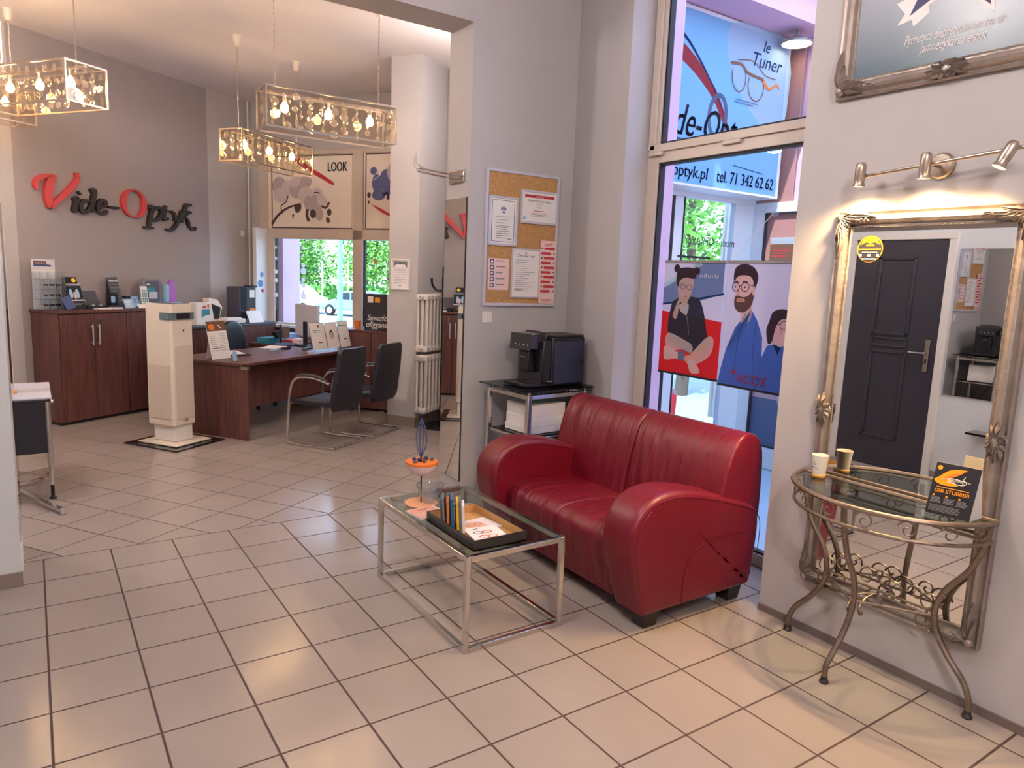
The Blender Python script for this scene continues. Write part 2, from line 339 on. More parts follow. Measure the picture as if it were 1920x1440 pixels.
class D:
    """printed face: flat shapes stacked by fractions of a millimetre on a real sheet"""
    def __init__(s, O, U, V, N=None, step=.00035, ab=False, start=.0006):
        s.m = M(); s.O = Vector(AB(O) if ab else O); s.U = Vector(AB(U) if ab else U).normalized(); s.V = Vector(AB(V) if ab else V).normalized(); s.N = s.U.cross(s.V).normalized(); s.l = start; s.st = step
    def p(s, x, y): return s.O+s.U*x+s.V*y+s.N*s.l
    def poly(s, pts, mat, smooth=0):
        if smooth: pts = [tuple(v)[:2] for v in cat_curve([(a, b, 0) for a, b in pts], smooth, True)]
        s.m.face([s.p(*q) for q in pts], mat); s.l += s.st; return s
    def rect(s, x, y, w, h, mat, r=0):
        if not r: return s.poly([(x, y), (x+w, y), (x+w, y+h), (x, y+h)], mat)
        pts = []
        for cx, cy, a0 in ((x+w-r, y+r, -90), (x+w-r, y+h-r, 0), (x+r, y+h-r, 90), (x+r, y+r, 180)):
            for k in range(5): a = radians(a0+k*22.5); pts.append((cx+r*cos(a), cy+r*sin(a)))
        return s.poly(pts, mat)
    def ell(s, cx, cy, rx, ry, mat, rot=0, n=24):
        c, d = cos(radians(rot)), sin(radians(rot)); return s.poly([(cx+rx*cos(2*pi*k/n)*c-ry*sin(2*pi*k/n)*d, cy+rx*cos(2*pi*k/n)*d+ry*sin(2*pi*k/n)*c) for k in range(n)], mat)
    def line(s, pts, w, mat, smooth=0, closed=False):
        if smooth: pts = [tuple(v)[:2] for v in cat_curve([(a, b, 0) for a, b in pts], smooth, closed)]
        n = len(pts); ws = w if isinstance(w, (list, tuple)) else [w]*n; L = []; R = []
        if isinstance(w, (list, tuple)) and len(w) != n: ws = [w[0]+(w[-1]-w[0])*i/(n-1) for i in range(n)]
        for i in range(n):
            a = pts[i-1] if (i > 0 or closed) else pts[i]; b = pts[(i+1) % n] if (i < n-1 or closed) else pts[i]
            dx, dy = b[0]-a[0], b[1]-a[1]; l = sqrt(dx*dx+dy*dy) or 1; ox, oy = -dy/l*ws[i]/2, dx/l*ws[i]/2
            L.append(s.p(pts[i][0]+ox, pts[i][1]+oy)); R.append(s.p(pts[i][0]-ox, pts[i][1]-oy))
        s.m.grid([R, L], mat, cv=closed)
        s.l += s.st; return s
    def ring(s, cx, cy, rx, ry, w, mat, rot=0, a0=0, a1=360):
        c, d = cos(radians(rot)), sin(radians(rot)); n = 28; full = abs(a1-a0) >= 359
        pts = [(cx+rx*cos(radians(a0+(a1-a0)*k/n))*c-ry*sin(radians(a0+(a1-a0)*k/n))*d, cy+rx*cos(radians(a0+(a1-a0)*k/n))*d+ry*sin(radians(a0+(a1-a0)*k/n))*c) for k in range(n if full else n+1)]
        return s.line(pts, w, mat, closed=full)
    def text(s, t, x, y, size, mat, sh=0, align='l', mirror=False, sx=1, width=None, bold=0):
        v, f, w = TXT[(t, sh)]
        if width: sx = width/(w*size)
        for dx in ((0, bold) if bold else (0,)):
            ids = []
            for a, b in v:
                xx = a*size*sx
                if align == 'c': xx -= w*size*sx/2
                if mirror: xx = -xx
                ids.append(s.m.q(s.p(x+xx+dx, y+b*size)))
            for q in f: s.m.f.append([ids[k] for k in q]); s.m.m.append(mat)
        s.l += s.st; return s
    def lines(s, x, y, w, n, dy, h, mat, jit=.25, seed=1):
        rr = random.Random(seed)
        for k in range(n):
            ww = w*(1-jit*rr.random()); s.m.face([s.p(x, y-k*dy), s.p(x+ww, y-k*dy), s.p(x+ww, y-k*dy+h), s.p(x, y-k*dy+h)], mat)
        s.l += s.st; return s
    def build(s, name, parent, mat='paper', **k): return s.m.build(name, mat, parent, smooth=0, **k)
STR = dict(kind='structure')
# ================= SETTING
H = 3.88
fp = [(-1.65, -7.15), (3.68, -7.15), (3.68, -.9), (3.83, -.9), (4.05, -.2), (4.07, 2.72), W(5.62, -.02)[:2], W(5.62, 3.57)[:2], W(.2, 3.57)[:2], (-1.65, 3.1)]
m = M(); m.cap([m.q((x, y, 0)) for x, y in fp]); m.build('floor', 'floor_tiles', smooth=0, **STR)
m = M(); m.prism(fp, lambda p, d: (p[0], p[1], d), H, H+.25); m.build('ceiling', 'ceiling_white', smooth=0, **STR)
B(3.12, 3.68, -7.15, -2.43, 0, H, 'wall_right', 'wall_grey', smooth=0, **STR)
B(2.69, 3.95, -.02, .32, 0, H, 'wall_front', 'wall_grey', smooth=0, **STR)
m = M(); m.prism([(3.635, -.02), (3.375, -.9), (3.70, -.9), (3.85, -.02)], lambda p, d: (p[0], p[1], d), 0, H); m.build('wall_corner', 'wall_grey', smooth=0, **STR)
B(3.70, 3.83, -.92, -.2, -.02, 4.6, 'wall_outside', 'pink_plaster', smooth=0, **STR)
B(-.56, 2.69, -.02, .29, 3.43, H, 'trim_1', 'wall_grey', smooth=0, **STR)
B(-.57, -.096, -.33, .29, 0, H, 'wall_pier', 'wall_white', smooth=0, **STR)
B(-1.65, -.57, .0, .29, 0, H, 'wall_inner', 'wall_grey', smooth=0, **STR)
B(-.72, -.56, -7.15, -.33, 0, 2.24, 'wall_left', 'wall_white', smooth=0, **STR)
B(-.72, -.56, -7.15, -.33, 2.24, H, 'trim_2', 'wall_brown', smooth=0, **STR)
B(-.72, 3.68, -7.3, -7.15, 0, H, 'wall_behind', 'wall_grey', smooth=0, **STR)
B(3.92, 4.07, .32, 2.75, 0, H, 'wall_east', 'wall_grey', smooth=0, **STR)
B(-1.65, -1.5, .29, 3.2, 0, H, 'wall_west', 'wall_grey', smooth=0, **STR)
B(.2, 5.62, 3.42, 3.57, 0, H, 'wall_north', 'two_tone_wall', ab=True, smooth=0, **STR)
# window wall with an opening b .335-3.23, z .9-3.22
m = M(True); m.box(5.45, 5.62, .33, 3.42, 0, .90); m.box(5.45, 5.62, .33, 3.42, 3.22, H); m.box(5.45, 5.62, 3.23, 3.42, .9, 3.22)
m.build('wall_street', 'wall_grey', smooth=0, **STR)
B(4.14, 5.62, -.02, .335, 0, H, 'wall_radiator', 'wall_grey', ab=True, smooth=0, **STR)
# skirtings
B(-.575, -.09, -.345, -.325, 0, .075, 'baseboard_pier', 'skirting_tile', smooth=0, **STR)
m = M(True); m.box(4.125, 4.14, -.035, .335, 0, .11); m.box(4.125, 5.4, -.035, -.02, 0, .11); m.build('baseboard_radiator', 'skirting_tile', smooth=0, **STR)
B(3.108, 3.12, -7, -2.43, 0, .035, 'baseboard_right', 'dark_strip', smooth=0, **STR)
B(-.56, -.548, -7, -1.5, 0, .08, 'baseboard_left', 'skirting_tile', smooth=0, **STR)
m = M(True); m.tube([W(0, 0)]*0 or [(5.38, 3.36, .5), (5.38, 3.36, H)], .012); m.build('trim_3', 'wall_white', **STR)
B(3.60, 3.66, -2.43, -.9, -.0, .02, 'trim_4', 'upvc', **STR)
# small white block low on the pier's side
B(-.096, -.086, -.325, -.2, .075, .2, 'trim_5', 'white_paint', smooth=0, **STR)
# ---- window_1: tall shop window beside the sofa
def glaz(name, box, parent): return M().box(*box).build(name, 'window_glass', parent, smooth=0)
w1 = setp(bpy.data.objects.new('window_1', None), kind='structure'); COL.objects.link(w1); w1.location = (3.62, -1.66, 0); ROOT['window_1'] = (Vector(w1.location), 0)
m = M(); x0, x1 = 3.585, 3.66
m.box(x0, x1, -1.0, -.9, .0, H); m.box(x0, x1, -2.43, -2.36, 0, H); m.box(x0, x1, -2.36, -1.0, 0, .075); m.box(x0, x1, -2.36, -1.0, 3.72, H)
m.box(x0, x1, -2.36, -1.0, 2.475, 2.60)
m.box(x0-.018, x0, -.975, -.915, 2.56, 3.78); m.box(x0-.018, x0, -2.4, -.93, 2.545, 2.595)
m.build('frame', 'upvc', w1, bevel=.004)
m = M()
for z0, z1 in ((.075, 2.475), (2.60, 3.72)):
    m.box(3.60, 3.645, -1.014, -1.0, z0, z1); m.box(3.60, 3.645, -2.36, -2.35, z0, z1); m.box(3.60, 3.645, -2.35, -1.014, z0, z0+.012); m.box(3.60, 3.645, -2.35, -1.014, z1-.014, z1)
m.build('gasket', 'gasket', w1, smooth=0)
glaz('pane', (3.618, 3.626, -2.355, -1.01, .08, 2.47), w1); glaz('pane', (3.618, 3.626, -2.355, -1.01, 2.605, 3.715), w1)
m = M()
for y in (-.99, -1.62, -2.2): m.box(x0-.026, x0-.004, y-.07, y+.06, 2.522, 2.545)
m.build('hinge', 'upvc', w1, bevel=.003)
# ---- window_2: street window behind the desk
w2 = setp(bpy.data.objects.new('window_2', None), kind='structure'); COL.objects.link(w2); w2.location = W(5.5, 1.8, 0); w2.rotation_euler = (0, 0, TH); ROOT['window_2'] = (Vector(w2.location), TH)
m = M(True); a0, a1 = 5.44, 5.52
for b0, b1, z0, z1 in ((3.10, 3.23, .9, 3.22), (.33, 3.10, .9, .925), (.33, 3.10, 2.07, 2.20), (.33, 3.1, 3.17, 3.22), (1.55, 1.70, .925, 3.17), (.33, .40, .925, 3.17), (2.99, 3.10, .925, 2.07)): m.box(a0, a1, b0, b1, z0, z1)
m.build('frame', 'upvc', w2, smooth=0, bevel=.004)
M(True).box(5.47, 5.51, 2.972, 2.99, .925, 2.07).box(5.47, 5.51, 1.53, 1.55, .925, 2.07).box(5.47, 5.51, 1.70, 1.708, .925, 2.07).build('gasket', 'gasket', w2, smooth=0)
M(True).box(5.485, 5.49, 1.70, 2.98, .92, 2.07).build('pane', 'window_glass', w2, smooth=0); M(True).box(5.485, 5.49, .4, 1.55, .92, 2.07).build('pane', 'window_glass', w2, smooth=0)
for b0, b1 in ((1.70, 3.10), (.4, 1.55)): M(True).box(5.47, 5.49, b0, b1, 2.2, 3.17).build('panel', 'paper_warm', w2, smooth=0)
B(5.30, 5.45, .34, 3.35, .86, .90, 'trim_6', 'upvc_white', ab=True, bevel=.006, **STR)
M(True).box(5.22, 5.45, 3.10, 3.16, .90, 2.2).build('trim_7', 'upvc_white', smooth=0, **STR)
# round window stickers
for x, z, r, c, lb in ((.08, 1.12, .022, 'paper', 'topmost white'), (.09, .95, .02, 'paper', 'second white'), (.09, .83, .02, 'paper', 'third white'), (.1, .62, .035, 'banner_blue', 'smaller pale blue'), (.07, .5, .05, 'banner_blue', 'largest pale blue'), (.11, .4, .025, 'red_print', 'only red'), (.12, .28, .02, 'paper', 'lowest white')):
    m = M(True); m.lathe([(0, .001), (r, .001), (r, 0), (0, 0)], (5.22+x, 3.0995, .95+z), 20, axis=(0, -1, 0)); m.build('round_sticker', c, None, label=lb+' round sticker on the left jamb of the street window', cat='sticker', group='round stickers on the street window jamb')
for nm_, b_, zs in (('hanging_garland', 2.93, [(1.95, .02), (1.8, .022), (1.62, .03), (1.5, .028), (1.3, .03)]), ('hanging_garland', 2.47, [(1.95, .025), (1.85, .02), (1.72, .03), (1.64, .045), (1.52, .03), (1.45, .035), (1.36, .02), (1.3, .045), (1.15, .02)])):
    m = M(True); m.tube([(5.41, b_, 2.07), (5.41, b_, 1.1)], .0012, 'white_paint', seg=4)
    for z, r in zs: m.lathe([(0, -.0015), (r, -.0015), (r, .0015), (0, .0015)], (5.41, b_, z), 16, 'b_white', axis=(1, 0, 0))
    m.build(nm_, 'white_paint', None, label='string of white paper discs at the left edge of the street window' if b_ > 2.8 else 'string of white paper discs in the middle of the street window pane', cat='garland')
m = M(True); pts = [((.06 if k % 2 == 0 else .025)*sin(pi*k/5), (.06 if k % 2 == 0 else .025)*cos(pi*k/5)) for k in range(10)]
m.prism(pts, lambda p, d: (d, 1.33+p[0], 1.80+p[1]), 5.41, 5.415); m.tube([(5.412, 1.33, 1.86), (5.412, 1.33, 2.07)], .001, seg=4)
m.build('star_ornament', 'wood_light', None, label='small straw coloured star hanging in the street window', cat='ornament')
# ---- door_1 in the left wall (seen in the mirror)
d1 = setp(bpy.data.objects.new('door_1', None), kind='structure'); COL.objects.link(d1); d1.location = (-.55, -1.06, 0); ROOT['door_1'] = (Vector(d1.location), 0)
B(-.56, -.535, -1.46, -.62, .005, 2.15, 'door_leaf', 'door_dark', d1, bevel=.003)
m = M()
def mould(y0, y1, z0, z1, w=.03):
    m.box(-.535, -.522, y0, y1, z0, z0+w); m.box(-.535, -.522, y0, y1, z1-w, z1); m.box(-.535, -.522, y0, y0+w, z0, z1); m.box(-.535, -.522, y1-w, y1, z0, z1)
mould(-1.20, -.85, 1.27, 2.0); mould(-1.20, -.85, 1.16, 1.25, .02); mould(-1.20, -.85, .28, 1.13)
m.build('door_moulding', 'door_dark', d1, bevel=.006)
m = M(); m.box(-.56, -.52, -1.53, -1.465, 0, 2.155); m.box(-.56, -.52, -.615, -.55, 0, 2.155); m.box(-.56, -.52, -1.53, -.55, 2.155, 2.215); m.build('door_frame', 'white_paint', d1, bevel=.004)
m = M(); m.box(-.532, -.522, -1.405, -1.365, .97, 1.26); m.build('handle_plate', 'brushed_steel', d1, bevel=.003)
M().tube([(-.525, -1.385, 1.14), (-.475, -1.385, 1.14), (-.47, -1.36, 1.14), (-.47, -1.25, 1.138)], .009).build('door_handle', 'chrome', d1)
M().box(-.523, -.519, -1.392, -1.378, 1.045, 1.085).build('keyhole', 'gasket', d1, smooth=0)
# ================= OUTSIDE
def struct(m, name, mat, **k): return m.build(name, mat, smooth=0, kind='structure', **k)
m = M(); m.box(3.68, 7.2, -8, 8, -.08, -.012); struct(m, 'pavement', 'pavement')
m = M(); m.box(-40, 140, -60, 120, -1.1, -1.0); struct(m, 'street', 'asphalt')
# shopfront of the entrance recess, plane y = -.23, door plane x = 5.62
sf = thing('shopfront', 'beige framed glass shopfront of the entrance recess outside the tall window', 'shopfront', (4.9, -.2, 0))
m = M()
for x0, x1 in ((3.9, 4.0), (4.58, 4.69), (5.36, 5.66)): m.box(x0, x1, -.23, -.17, .12, 2.41)
m.box(3.9, 5.66, -.23, -.17, 2.41, 2.48); m.box(3.9, 5.66, -.23, -.17, 0, .12)
m.build('frame', 'upvc_white', sf, bevel=.004)
M().box(4.69, 4.705, -.235, -.18, .12, 2.41).box(4.56, 4.58, -.235, -.18, .12, 2.41).build('gasket', 'gasket', sf, smooth=0)
M().box(4.0, 4.58, -.205, -.2, .12, 2.41).build('pane', 'window_glass', sf, smooth=0); M().box(4.69, 5.36, -.205, -.2, .12, 2.41).build('pane', 'window_glass', sf, smooth=0)
d = D((4.7, -.232, 1.9), (1, 0, 0), (0, 0, 1)); d.text('modne OPRAWY', .68, .12, .10, 'ink', mirror=True, width=.66); d.rect(-.05, 0, .42, .018, 'ink')
d.build('glass_lettering', sf, 'ink')
dr = thing('entrance_door', 'white framed glass entrance door facing the tall window', 'door', (5.65, -.75, 0))
m = M(); m.box(5.62, 5.70, -.36, -.23, 0, 2.43); m.box(5.62, 5.7, -1.42, -1.3, 0, 2.43); m.box(5.62, 5.7, -1.3, -.36, 2.34, 2.43); m.box(5.62, 5.7, -1.3, -.36, 0, .20)
m.build('door_frame', 'upvc_white', dr, bevel=.004)
M().box(5.615, 5.63, -1.3, -.372, .20, .212).box(5.615, 5.63, -.385, -.36, .2, 2.34).box(5.615, 5.63, -1.3, -.36, 2.325, 2.34).build('gasket', 'gasket', dr, smooth=0)
M().box(5.65, 5.655, -1.3, -.37, .2, 2.34).build('pane', 'window_glass', dr, smooth=0)
d = D((5.645, -.37, .2), (0, -1, 0), (0, 0, 1), step=.0012)
d.rect(0, 0, .93, 2.14, 'brown_plaster'); d.rect(0, .0, .93, .45, 'b_slate'); d.rect(0, .45, .93, .2, 'b_pants'); d.rect(0, .65, .93, .4, 'brown_plaster'); d.poly([(.22, 1.2), (.9, 1.2), (.9, .3), (.36, .35), (.26, .6)], 'banner_white', 4)
d.rect(.06, 1.5, .3, .42, 'banner_white'); d.rect(.06, 1.53, .27, .16, 'brown'); d.rect(.06, 1.72, .27, .14, 'brown'); d.lines(.09, 1.80, .18, 3, .025, .01, 'red_print'); d.line([(.3, 1.5), (.36, 1.6), (.5, 1.6)], .03, 'banner_white', 3)
d.build('poster', dr)
m = M(); m.box(5.66, 6.0, -9, -1.42, -.02, 4.2); m.box(5.70, 6.0, -1.42, -.2, 2.43, 4.2); m.box(5.66, 6.0, -.2, .1, 2.48, 4.2)
struct(m, 'facade', 'pink_plaster')
struct(M().box(5.64, 5.66, -.60, -.23, 2.43, 3.8), 'facade_strip', 'brown_plaster')
struct(M().box(3.83, 6.0, -.82, -.2, 3.80, 4.02), 'soffit', 'pink_plaster')
M().tube([(3.95, -.90, 4.09), (6.2, -.90, 4.09)], .05, seg=12).build('gutter_pipe', 'slate', None, label='dark grey gutter pipe under the sky above the shop sign', cat='pipe')
# light box sign
sb = thing('shop_sign', 'pale blue shop sign box above the entrance with red swoosh and spectacles', 'sign', (4.7, -.4, 2.45))
B(3.86, 5.58, -.5, -.24, 2.45, 3.79, 'sign_box', 'upvc_white', sb, bevel=.004)
d = D((3.9, -.5, 2.47), (1, 0, 0), (0, 0, 1)); S = lambda x: x-3.9; Z = lambda z: z-2.47
d.rect(0, 0, 1.64, 1.29, 'banner_blue'); d.poly([(.9, 1.29), (1.64, 1.29), (1.64, .5), (1.3, .6), (.95, .9)], 'banner_white', 3)
d.line([(.0, .98), (.25, 1.0), (.5, .90), (.75, .72), (.92, .5), (1.0, .36)], [.16, .02], 'banner_red', 6)
d.line([(.1, 1.12), (.34, 1.1), (.55, .95), (.75, .75), (.9, .56)], [.035, .006], 'banner_ink', 6)
d.ring(.81, .56, .1, .16, .04, 'banner_grey', rot=-6)
d.text('de-Opt', .3, .36, .34, 'banner_ink', sh=.35, sx=.0+.72, bold=.008)
d.text('CENTER', .28, .26, .11, 'banner_ink'); d.line([(1.05, .2), (1.45, .17)], .006, 'banner_ink')
d.text('optyk.pl', .33, .05, .135, 'banner_ink', sh=.1, sx=.95, bold=.004); d.text('tel. 71 342 62 62', .85, .05, .135, 'banner_ink', sh=.1, width=.74, bold=.004)
d.text('Tuner', 1.16, 1.02, .16, 'banner_ink', sh=.3); d.text('le', 1.30, 1.15, .13, 'banner_ink', sh=.3)
# spectacles drawn on the sign
d.ring(1.03, .90, .085, .115, .008, 'brown', rot=8, a0=150, a1=395); d.ring(1.25, .86, .1, .115, .008, 'brown', rot=8, a0=140, a1=390)
d.line([(.92, .99), (1.05, 1.0), (1.14, .95), (1.34, .93)], .022, 'brown', 5); d.line([(1.34, .92), (1.42, .87), (1.52, .92), (1.56, .89)], [.03, .008], 'orange', 5); d.line([(1.0, 1.03), (1.2, 1.05), (1.35, .97), (1.5, .96)], .007, 'brown', 5)
d.lines(1.0, .72, .3, 2, .02, .006, 'banner_grey')
d.build('sign_face', sb)
# round lit disc under the soffit, standing in for a lamp reflection in the pane
lx, ly, lz = 5.43, -.66, 3.69
lp = thing('reflection_disc', 'round lit disc beside the shop sign, standing in for a lamp reflection in the window', 'lamp', (lx, ly, lz))
m = M(); m.lathe([(0, .06), (.04, .055), (.12, .014), (.127, 0), (.12, -.004)], (lx, ly, lz), 28); m.tube([(lx, ly, lz+.05), (lx, ly, 3.80)], .014); m.build('disc_shade', 'disc_shade', lp)
m = M(); m.lathe([(0, -.006), (.118, -.004), (.118, 0)], (lx, ly, lz), 28); m.build('lit_disc', 'lit_disc', lp)
# red curved parasol-like barrier beyond the shopfront
m = M(); n = 14
top = [(4.78+.9*k/n, .35+.25*k/n, .93-.42*(k/n)**.8) for k in range(n+1)]
R = [[(x, y, z) for x, y, z in top], [(x+.01, y+.02, z-.30-.06*i/n) for i, (x, y, z) in enumerate(top)]]
m.grid(R, 'b_red'); m.grid([[(x, y-.003, z+.03) for x, y, z in top], [(x, y-.003, z-.02) for x, y, z in top]], 'brown_plaster')
m.grid([[(x+.01, y+.01, z-.30-.06*i/n) for i, (x, y, z) in enumerate(top)], [(x+.01, y+.01, z-.33-.06*i/n) for i, (x, y, z) in enumerate(top)]], 'paper'); m.grid([[(x+.02, y+.0, z-.33-.06*i/n) for i, (x, y, z) in enumerate(top)], [(x+.02, y+.0, z-.42-.1*i/n) for i, (x, y, z) in enumerate(top)]], 'navy')
for x in (4.8, 5.66): m.tube([(x, .4+.25*(x-4.78)/.9, 0), (x, .4+.25*(x-4.78)/.9, .9-.42*((x-4.78)/.9 if x > 4.9 else 0))], .012, 'pole_teal')
m.build('street_barrier', 'b_red', None, label='curved red panel with a white edge outside behind the shopfront glass', cat='barrier')
# trees
def tree(p, h, r, name, label, n=1500, dark=.4, trunk=True):
    root = thing(name, label, 'tree', p, 0, None); rr = random.Random(int(p[0]*97+p[1]*31)); m = M(); cl = []
    for k in range(16):
        a, e = rr.random()*2*pi, rr.random(); cl.append((p[0]+r*.66*cos(a)*sqrt(e), p[1]+r*.62*sin(a)*sqrt(e), p[2]+h*(.14+.7*rr.random()), r*(.35+.25*rr.random())))
    for k in range(n):
        c = rr.choice(cl); v = Vector((rr.gauss(0, 1), rr.gauss(0, 1), rr.gauss(0, 1))).normalized()*c[3]*(.55+.5*rr.random()); q = Vector(c[:3])+v; s = (.14 if r > 3.5 else .085)*(.6+.9*rr.random())
        u = Vector((rr.gauss(0, 1), rr.gauss(0, 1), rr.gauss(0, .6))).normalized(); w = u.cross(v).normalized()
        m.face([q-u*s, q+w*s*.5, q+u*s, q-w*s*.5], 'leaves' if rr.random() > dark else 'leaves_dark')
    m.build('foliage', 'leaves', root, smooth=0)
    m = M(); m.tube([p, (p[0]+.1, p[1], p[2]+h*.3), (p[0]-.05, p[1]+.1, p[2]+h*.7)], [r*.07, r*.055, r*.03]); m.build('trunk', 'bark', root)
    return root
G = -1.0
for i, (a, b, h, r, dk) in enumerate(((47, 29.2, 9, 3.8, .35), (47, 21.6, 9, 3.8, .25), (47, 36, 9, 3.9, .45), (47, 43, 9, 4, .35), (47, 15, 9, 3.9, .15), (47, 8, 9, 3.9, .2), (56, 32.5, 11, 4.6, .3), (56, 41.5, 11, 4.4, .4), (56, 23.3, 11, 4.4, .3))):
    tree(W(a, b, G), h, r, 'street_tree', ['broad green tree across the street behind the white car', 'pale green tree across the street beside the lamp post', 'dark green tree seen through the left half of the street window', 'green tree at the far left across the street', 'bright green tree seen through the right pane of the street window', 'bright tree seen past the radiator pier', 'taller tree behind the gap in the front row across the street', 'taller dark tree at the back left across the street', 'taller tree at the back right across the street'][i], n=5200, dark=dk)
for i, (x, y, h, r) in enumerate(((13, 7.2, 7.5, 2.3), (17.5, 5.4, 8, 2.6), (18.5, 13, 8, 3.0), (23.5, 9.5, 8, 3.2))):
    tree((x, y, G), h, r, 'street_tree', ['bright green tree seen through the entrance glass, left', 'bright green tree seen through the entrance glass, right', 'tall tree further back beyond the entrance glass', 'wide tree furthest beyond the entrance glass'][i], n=4600, dark=.12)
m = M(True); rr = random.Random(5)
for k in range(2500):
    q = Vector((41.2+rr.random()*1., 5+42*rr.random(), G+1.5*rr.random())); u = Vector((rr.gauss(0, 1), rr.gauss(0, 1), rr.gauss(0, 1))).normalized()*.25; w = u.cross(Vector((1, .3, .2))).normalized()*.15; m.face([q-u, q+w, q+u, q-w], 'leaves_dark' if rr.random() > .4 else 'leaves')
m.box(41.5, 42, 5, 47, G, G+1.1, 'leaves_dark')
m.build('hedge', 'leaves_dark', None, label='dark green hedge running along the far side of the street', cat='hedge', smooth=0)
m = M(True); m.tube([(20, 12.3, G), (20, 12.3, 7)], [.11, .07], seg=12); m.build('lamp_post', 'pole_teal', None, label='teal grey lamp post standing at the kerb outside the street window', cat='lamp post')
for i, (a, b) in enumerate(((40.4, 32.6), (40.4, 28.4), (40.4, 30.6), (40.4, 26.2))):
    m = M(True); m.tube([(a, b, G), (a, b, G+3.2)], .06, seg=8); m.build('bollard_post', 'white_paint', None, label='thin white post by the hedge across the street, '+['leftmost', 'third from the left', 'second from the left', 'rightmost'][i]+' of four', cat='post')
m = M(); m.tube([(10.2, 3.9, G), (10.2, 3.9, 6)], .06, seg=10); m.build('lamp_post', 'grey_metal', None, label='slim grey lamp post seen through the entrance glass', cat='lamp post')
struct(M(True).box(5.62, 5.98, 2.985, 3.3, -.5, 3.2), 'outer_pilaster', 'pink_plaster')
def car(name, label, a, b, L, Hh, paint, flip=1, van=False):
    root = thing(name, label, 'car', W(a, b, G), TH); m = M(True); s = flip; y = lambda t: b+s*t*L
    if van: prof = [(-.5, .35), (-.5, .62), (-.46, .95), (-.33, 1.08), (-.2, 1.55), (-.1, 1.68), (.38, 1.70), (.47, 1.55), (.5, .9), (.5, .35)]
    else: prof = [(-.5, .35), (-.5, .62), (-.47, .78), (-.25, .95), (-.12, 1.35), (.0, 1.45), (.22, 1.44), (.38, 1.15), (.5, 1.0), (.5, .35)]
    prof = [(p, q*Hh/1.7 if van else q*Hh/1.45) for p, q in prof]; m.pillow(prof, lambda p, d: (a+d, y(p[0]), G+p[1]), -.85, .85, .12, paint, cols=4); m.build('body', paint, root)
    m = M(True)
    wins = ([(-.29, 1.12, -.19, 1.5, -.07, 1.55, -.07, 1.1), (-.04, 1.1, -.04, 1.56, .16, 1.57, .16, 1.1), (.19, 1.1, .19, 1.57, .40, 1.5, .43, 1.1)] if van else [(-.22, .96, -.11, 1.30, .02, 1.36, .02, .96), (.05, .96, .05, 1.36, .2, 1.34, .31, 1.0)])
    k = Hh/(1.7 if van else 1.45)
    for w in wins: m.prism([(w[i], w[i+1]*k) for i in range(0, 8, 2)], lambda p, d: (a-.86+d, y(p[0]), G+p[1]), -.01, .02)
    m.build('window', 'car_glass', root, smooth=0)
    for t in (-.32, .31):
        c = (a-.80, y(t), G+.33); m = M(True); m.lathe([(0, -.09), (.3, -.09), (.33, -.06), (.33, .08), (0, .08)], c, 20, 'tyre', axis=(1, 0, 0)); m.build('wheel', 'tyre', root)
        m = M(True); m.lathe([(0, -.1), (.19, -.1), (.2, -.08)], c, 14, 'rim', axis=(1, 0, 0)); m.build('wheel', 'rim', root)
car('parked_car', 'white minivan parked across the street outside the left half of the window', 33, 25.0, 4.3, 1.7, 'car_white', 1, True)
car('parked_car', 'pale teal hatchback parked across the street behind the lamp post', 33, 20.4, 4.1, 1.5, 'car_teal', -1)
car('parked_car', 'white estate car half hidden behind the teal hatchback', 35.6, 18.3, 4.2, 1.55, 'car_white', -1)
# ================= SOFA
so = thing('sofa', 'red leather two-seat sofa with rounded arms and dark wooden feet', 'sofa', (2.75, -1.63, 0))
arm = [(2.37, .09), (2.33, .2), (2.285, .33), (2.26, .44), (2.262, .53), (2.30, .61), (2.37, .665), (2.47, .69), (2.6, .685), (2.75, .655), (2.9, .615), (3.03, .575), (3.12, .54), (3.175, .49), (3.19, .41), (3.18, .28), (3.15, .15), (3.13, .09)]
arm = [tuple(v)[:2] for v in cat_curve([(a, b, 0) for a, b in arm], 3)]
Y = lambda p, d: (p[0], d, p[1])
for y0, y1, l in ((-2.34, -2.12, None), (-1.14, -.925, None)):
    M().pillow(arm, Y, y0, y1, .035, cols=4).build('armrest', 'red_leather', so, smooth=60)
# piping seams on the arms
for yy in (-2.318, -2.142, -1.118, -.947):
    sg = 1 if yy in (-2.318, -1.118) else 1
pp = [(x, -2.335, z-.012) for x, z in arm[4:-8]]
def inset_path(off, y):
    return [(x + (off if i < 12 else 0) - (off if i > 40 else 0), y, z-off*.9) for i, (x, z) in enumerate(arm[6:-6])]
for y in (-2.341, -2.119, -1.141, -.924):
    M().tube(inset_path(.03, y), .0022, seg=5).build('seam', 'red_leather', so)
M().tube(cat_curve([(2.62, -2.342, .10), (2.625, -2.342, .25), (2.68, -2.342, .36), (2.80, -2.342, .405), (2.98, -2.342, .41), (3.15, -2.342, .40)], 6), .0018, seg=5).build('seam', 'red_leather', so)
seat = [(2.41, .09), (2.385, .2), (2.36, .33), (2.362, .385), (2.39, .425), (2.44, .443), (2.6, .445), (2.8, .43), (2.98, .42), (2.98, .09)]
seat = [tuple(v)[:2] for v in cat_curve([(a, b, 0) for a, b in seat], 3)]
m = M()
for y0, y1 in ((-2.125, -1.632), (-1.628, -1.135)): m.pillow(seat, Y, y0, y1, .018, cols=6)
m.build('seat', 'leather_wrinkled', so, smooth=60)
back = [(2.84, .36), (2.86, .5), (2.895, .68), (2.93, .80), (2.97, .875), (3.02, .915), (3.075, .925), (3.13, .905), (3.175, .85), (3.195, .74), (3.20, .5), (3.18, .3), (3.16, .1), (2.96, .1)]
back = [tuple(v)[:2] for v in cat_curve([(a, b, 0) for a, b in back], 3)]
m = M()
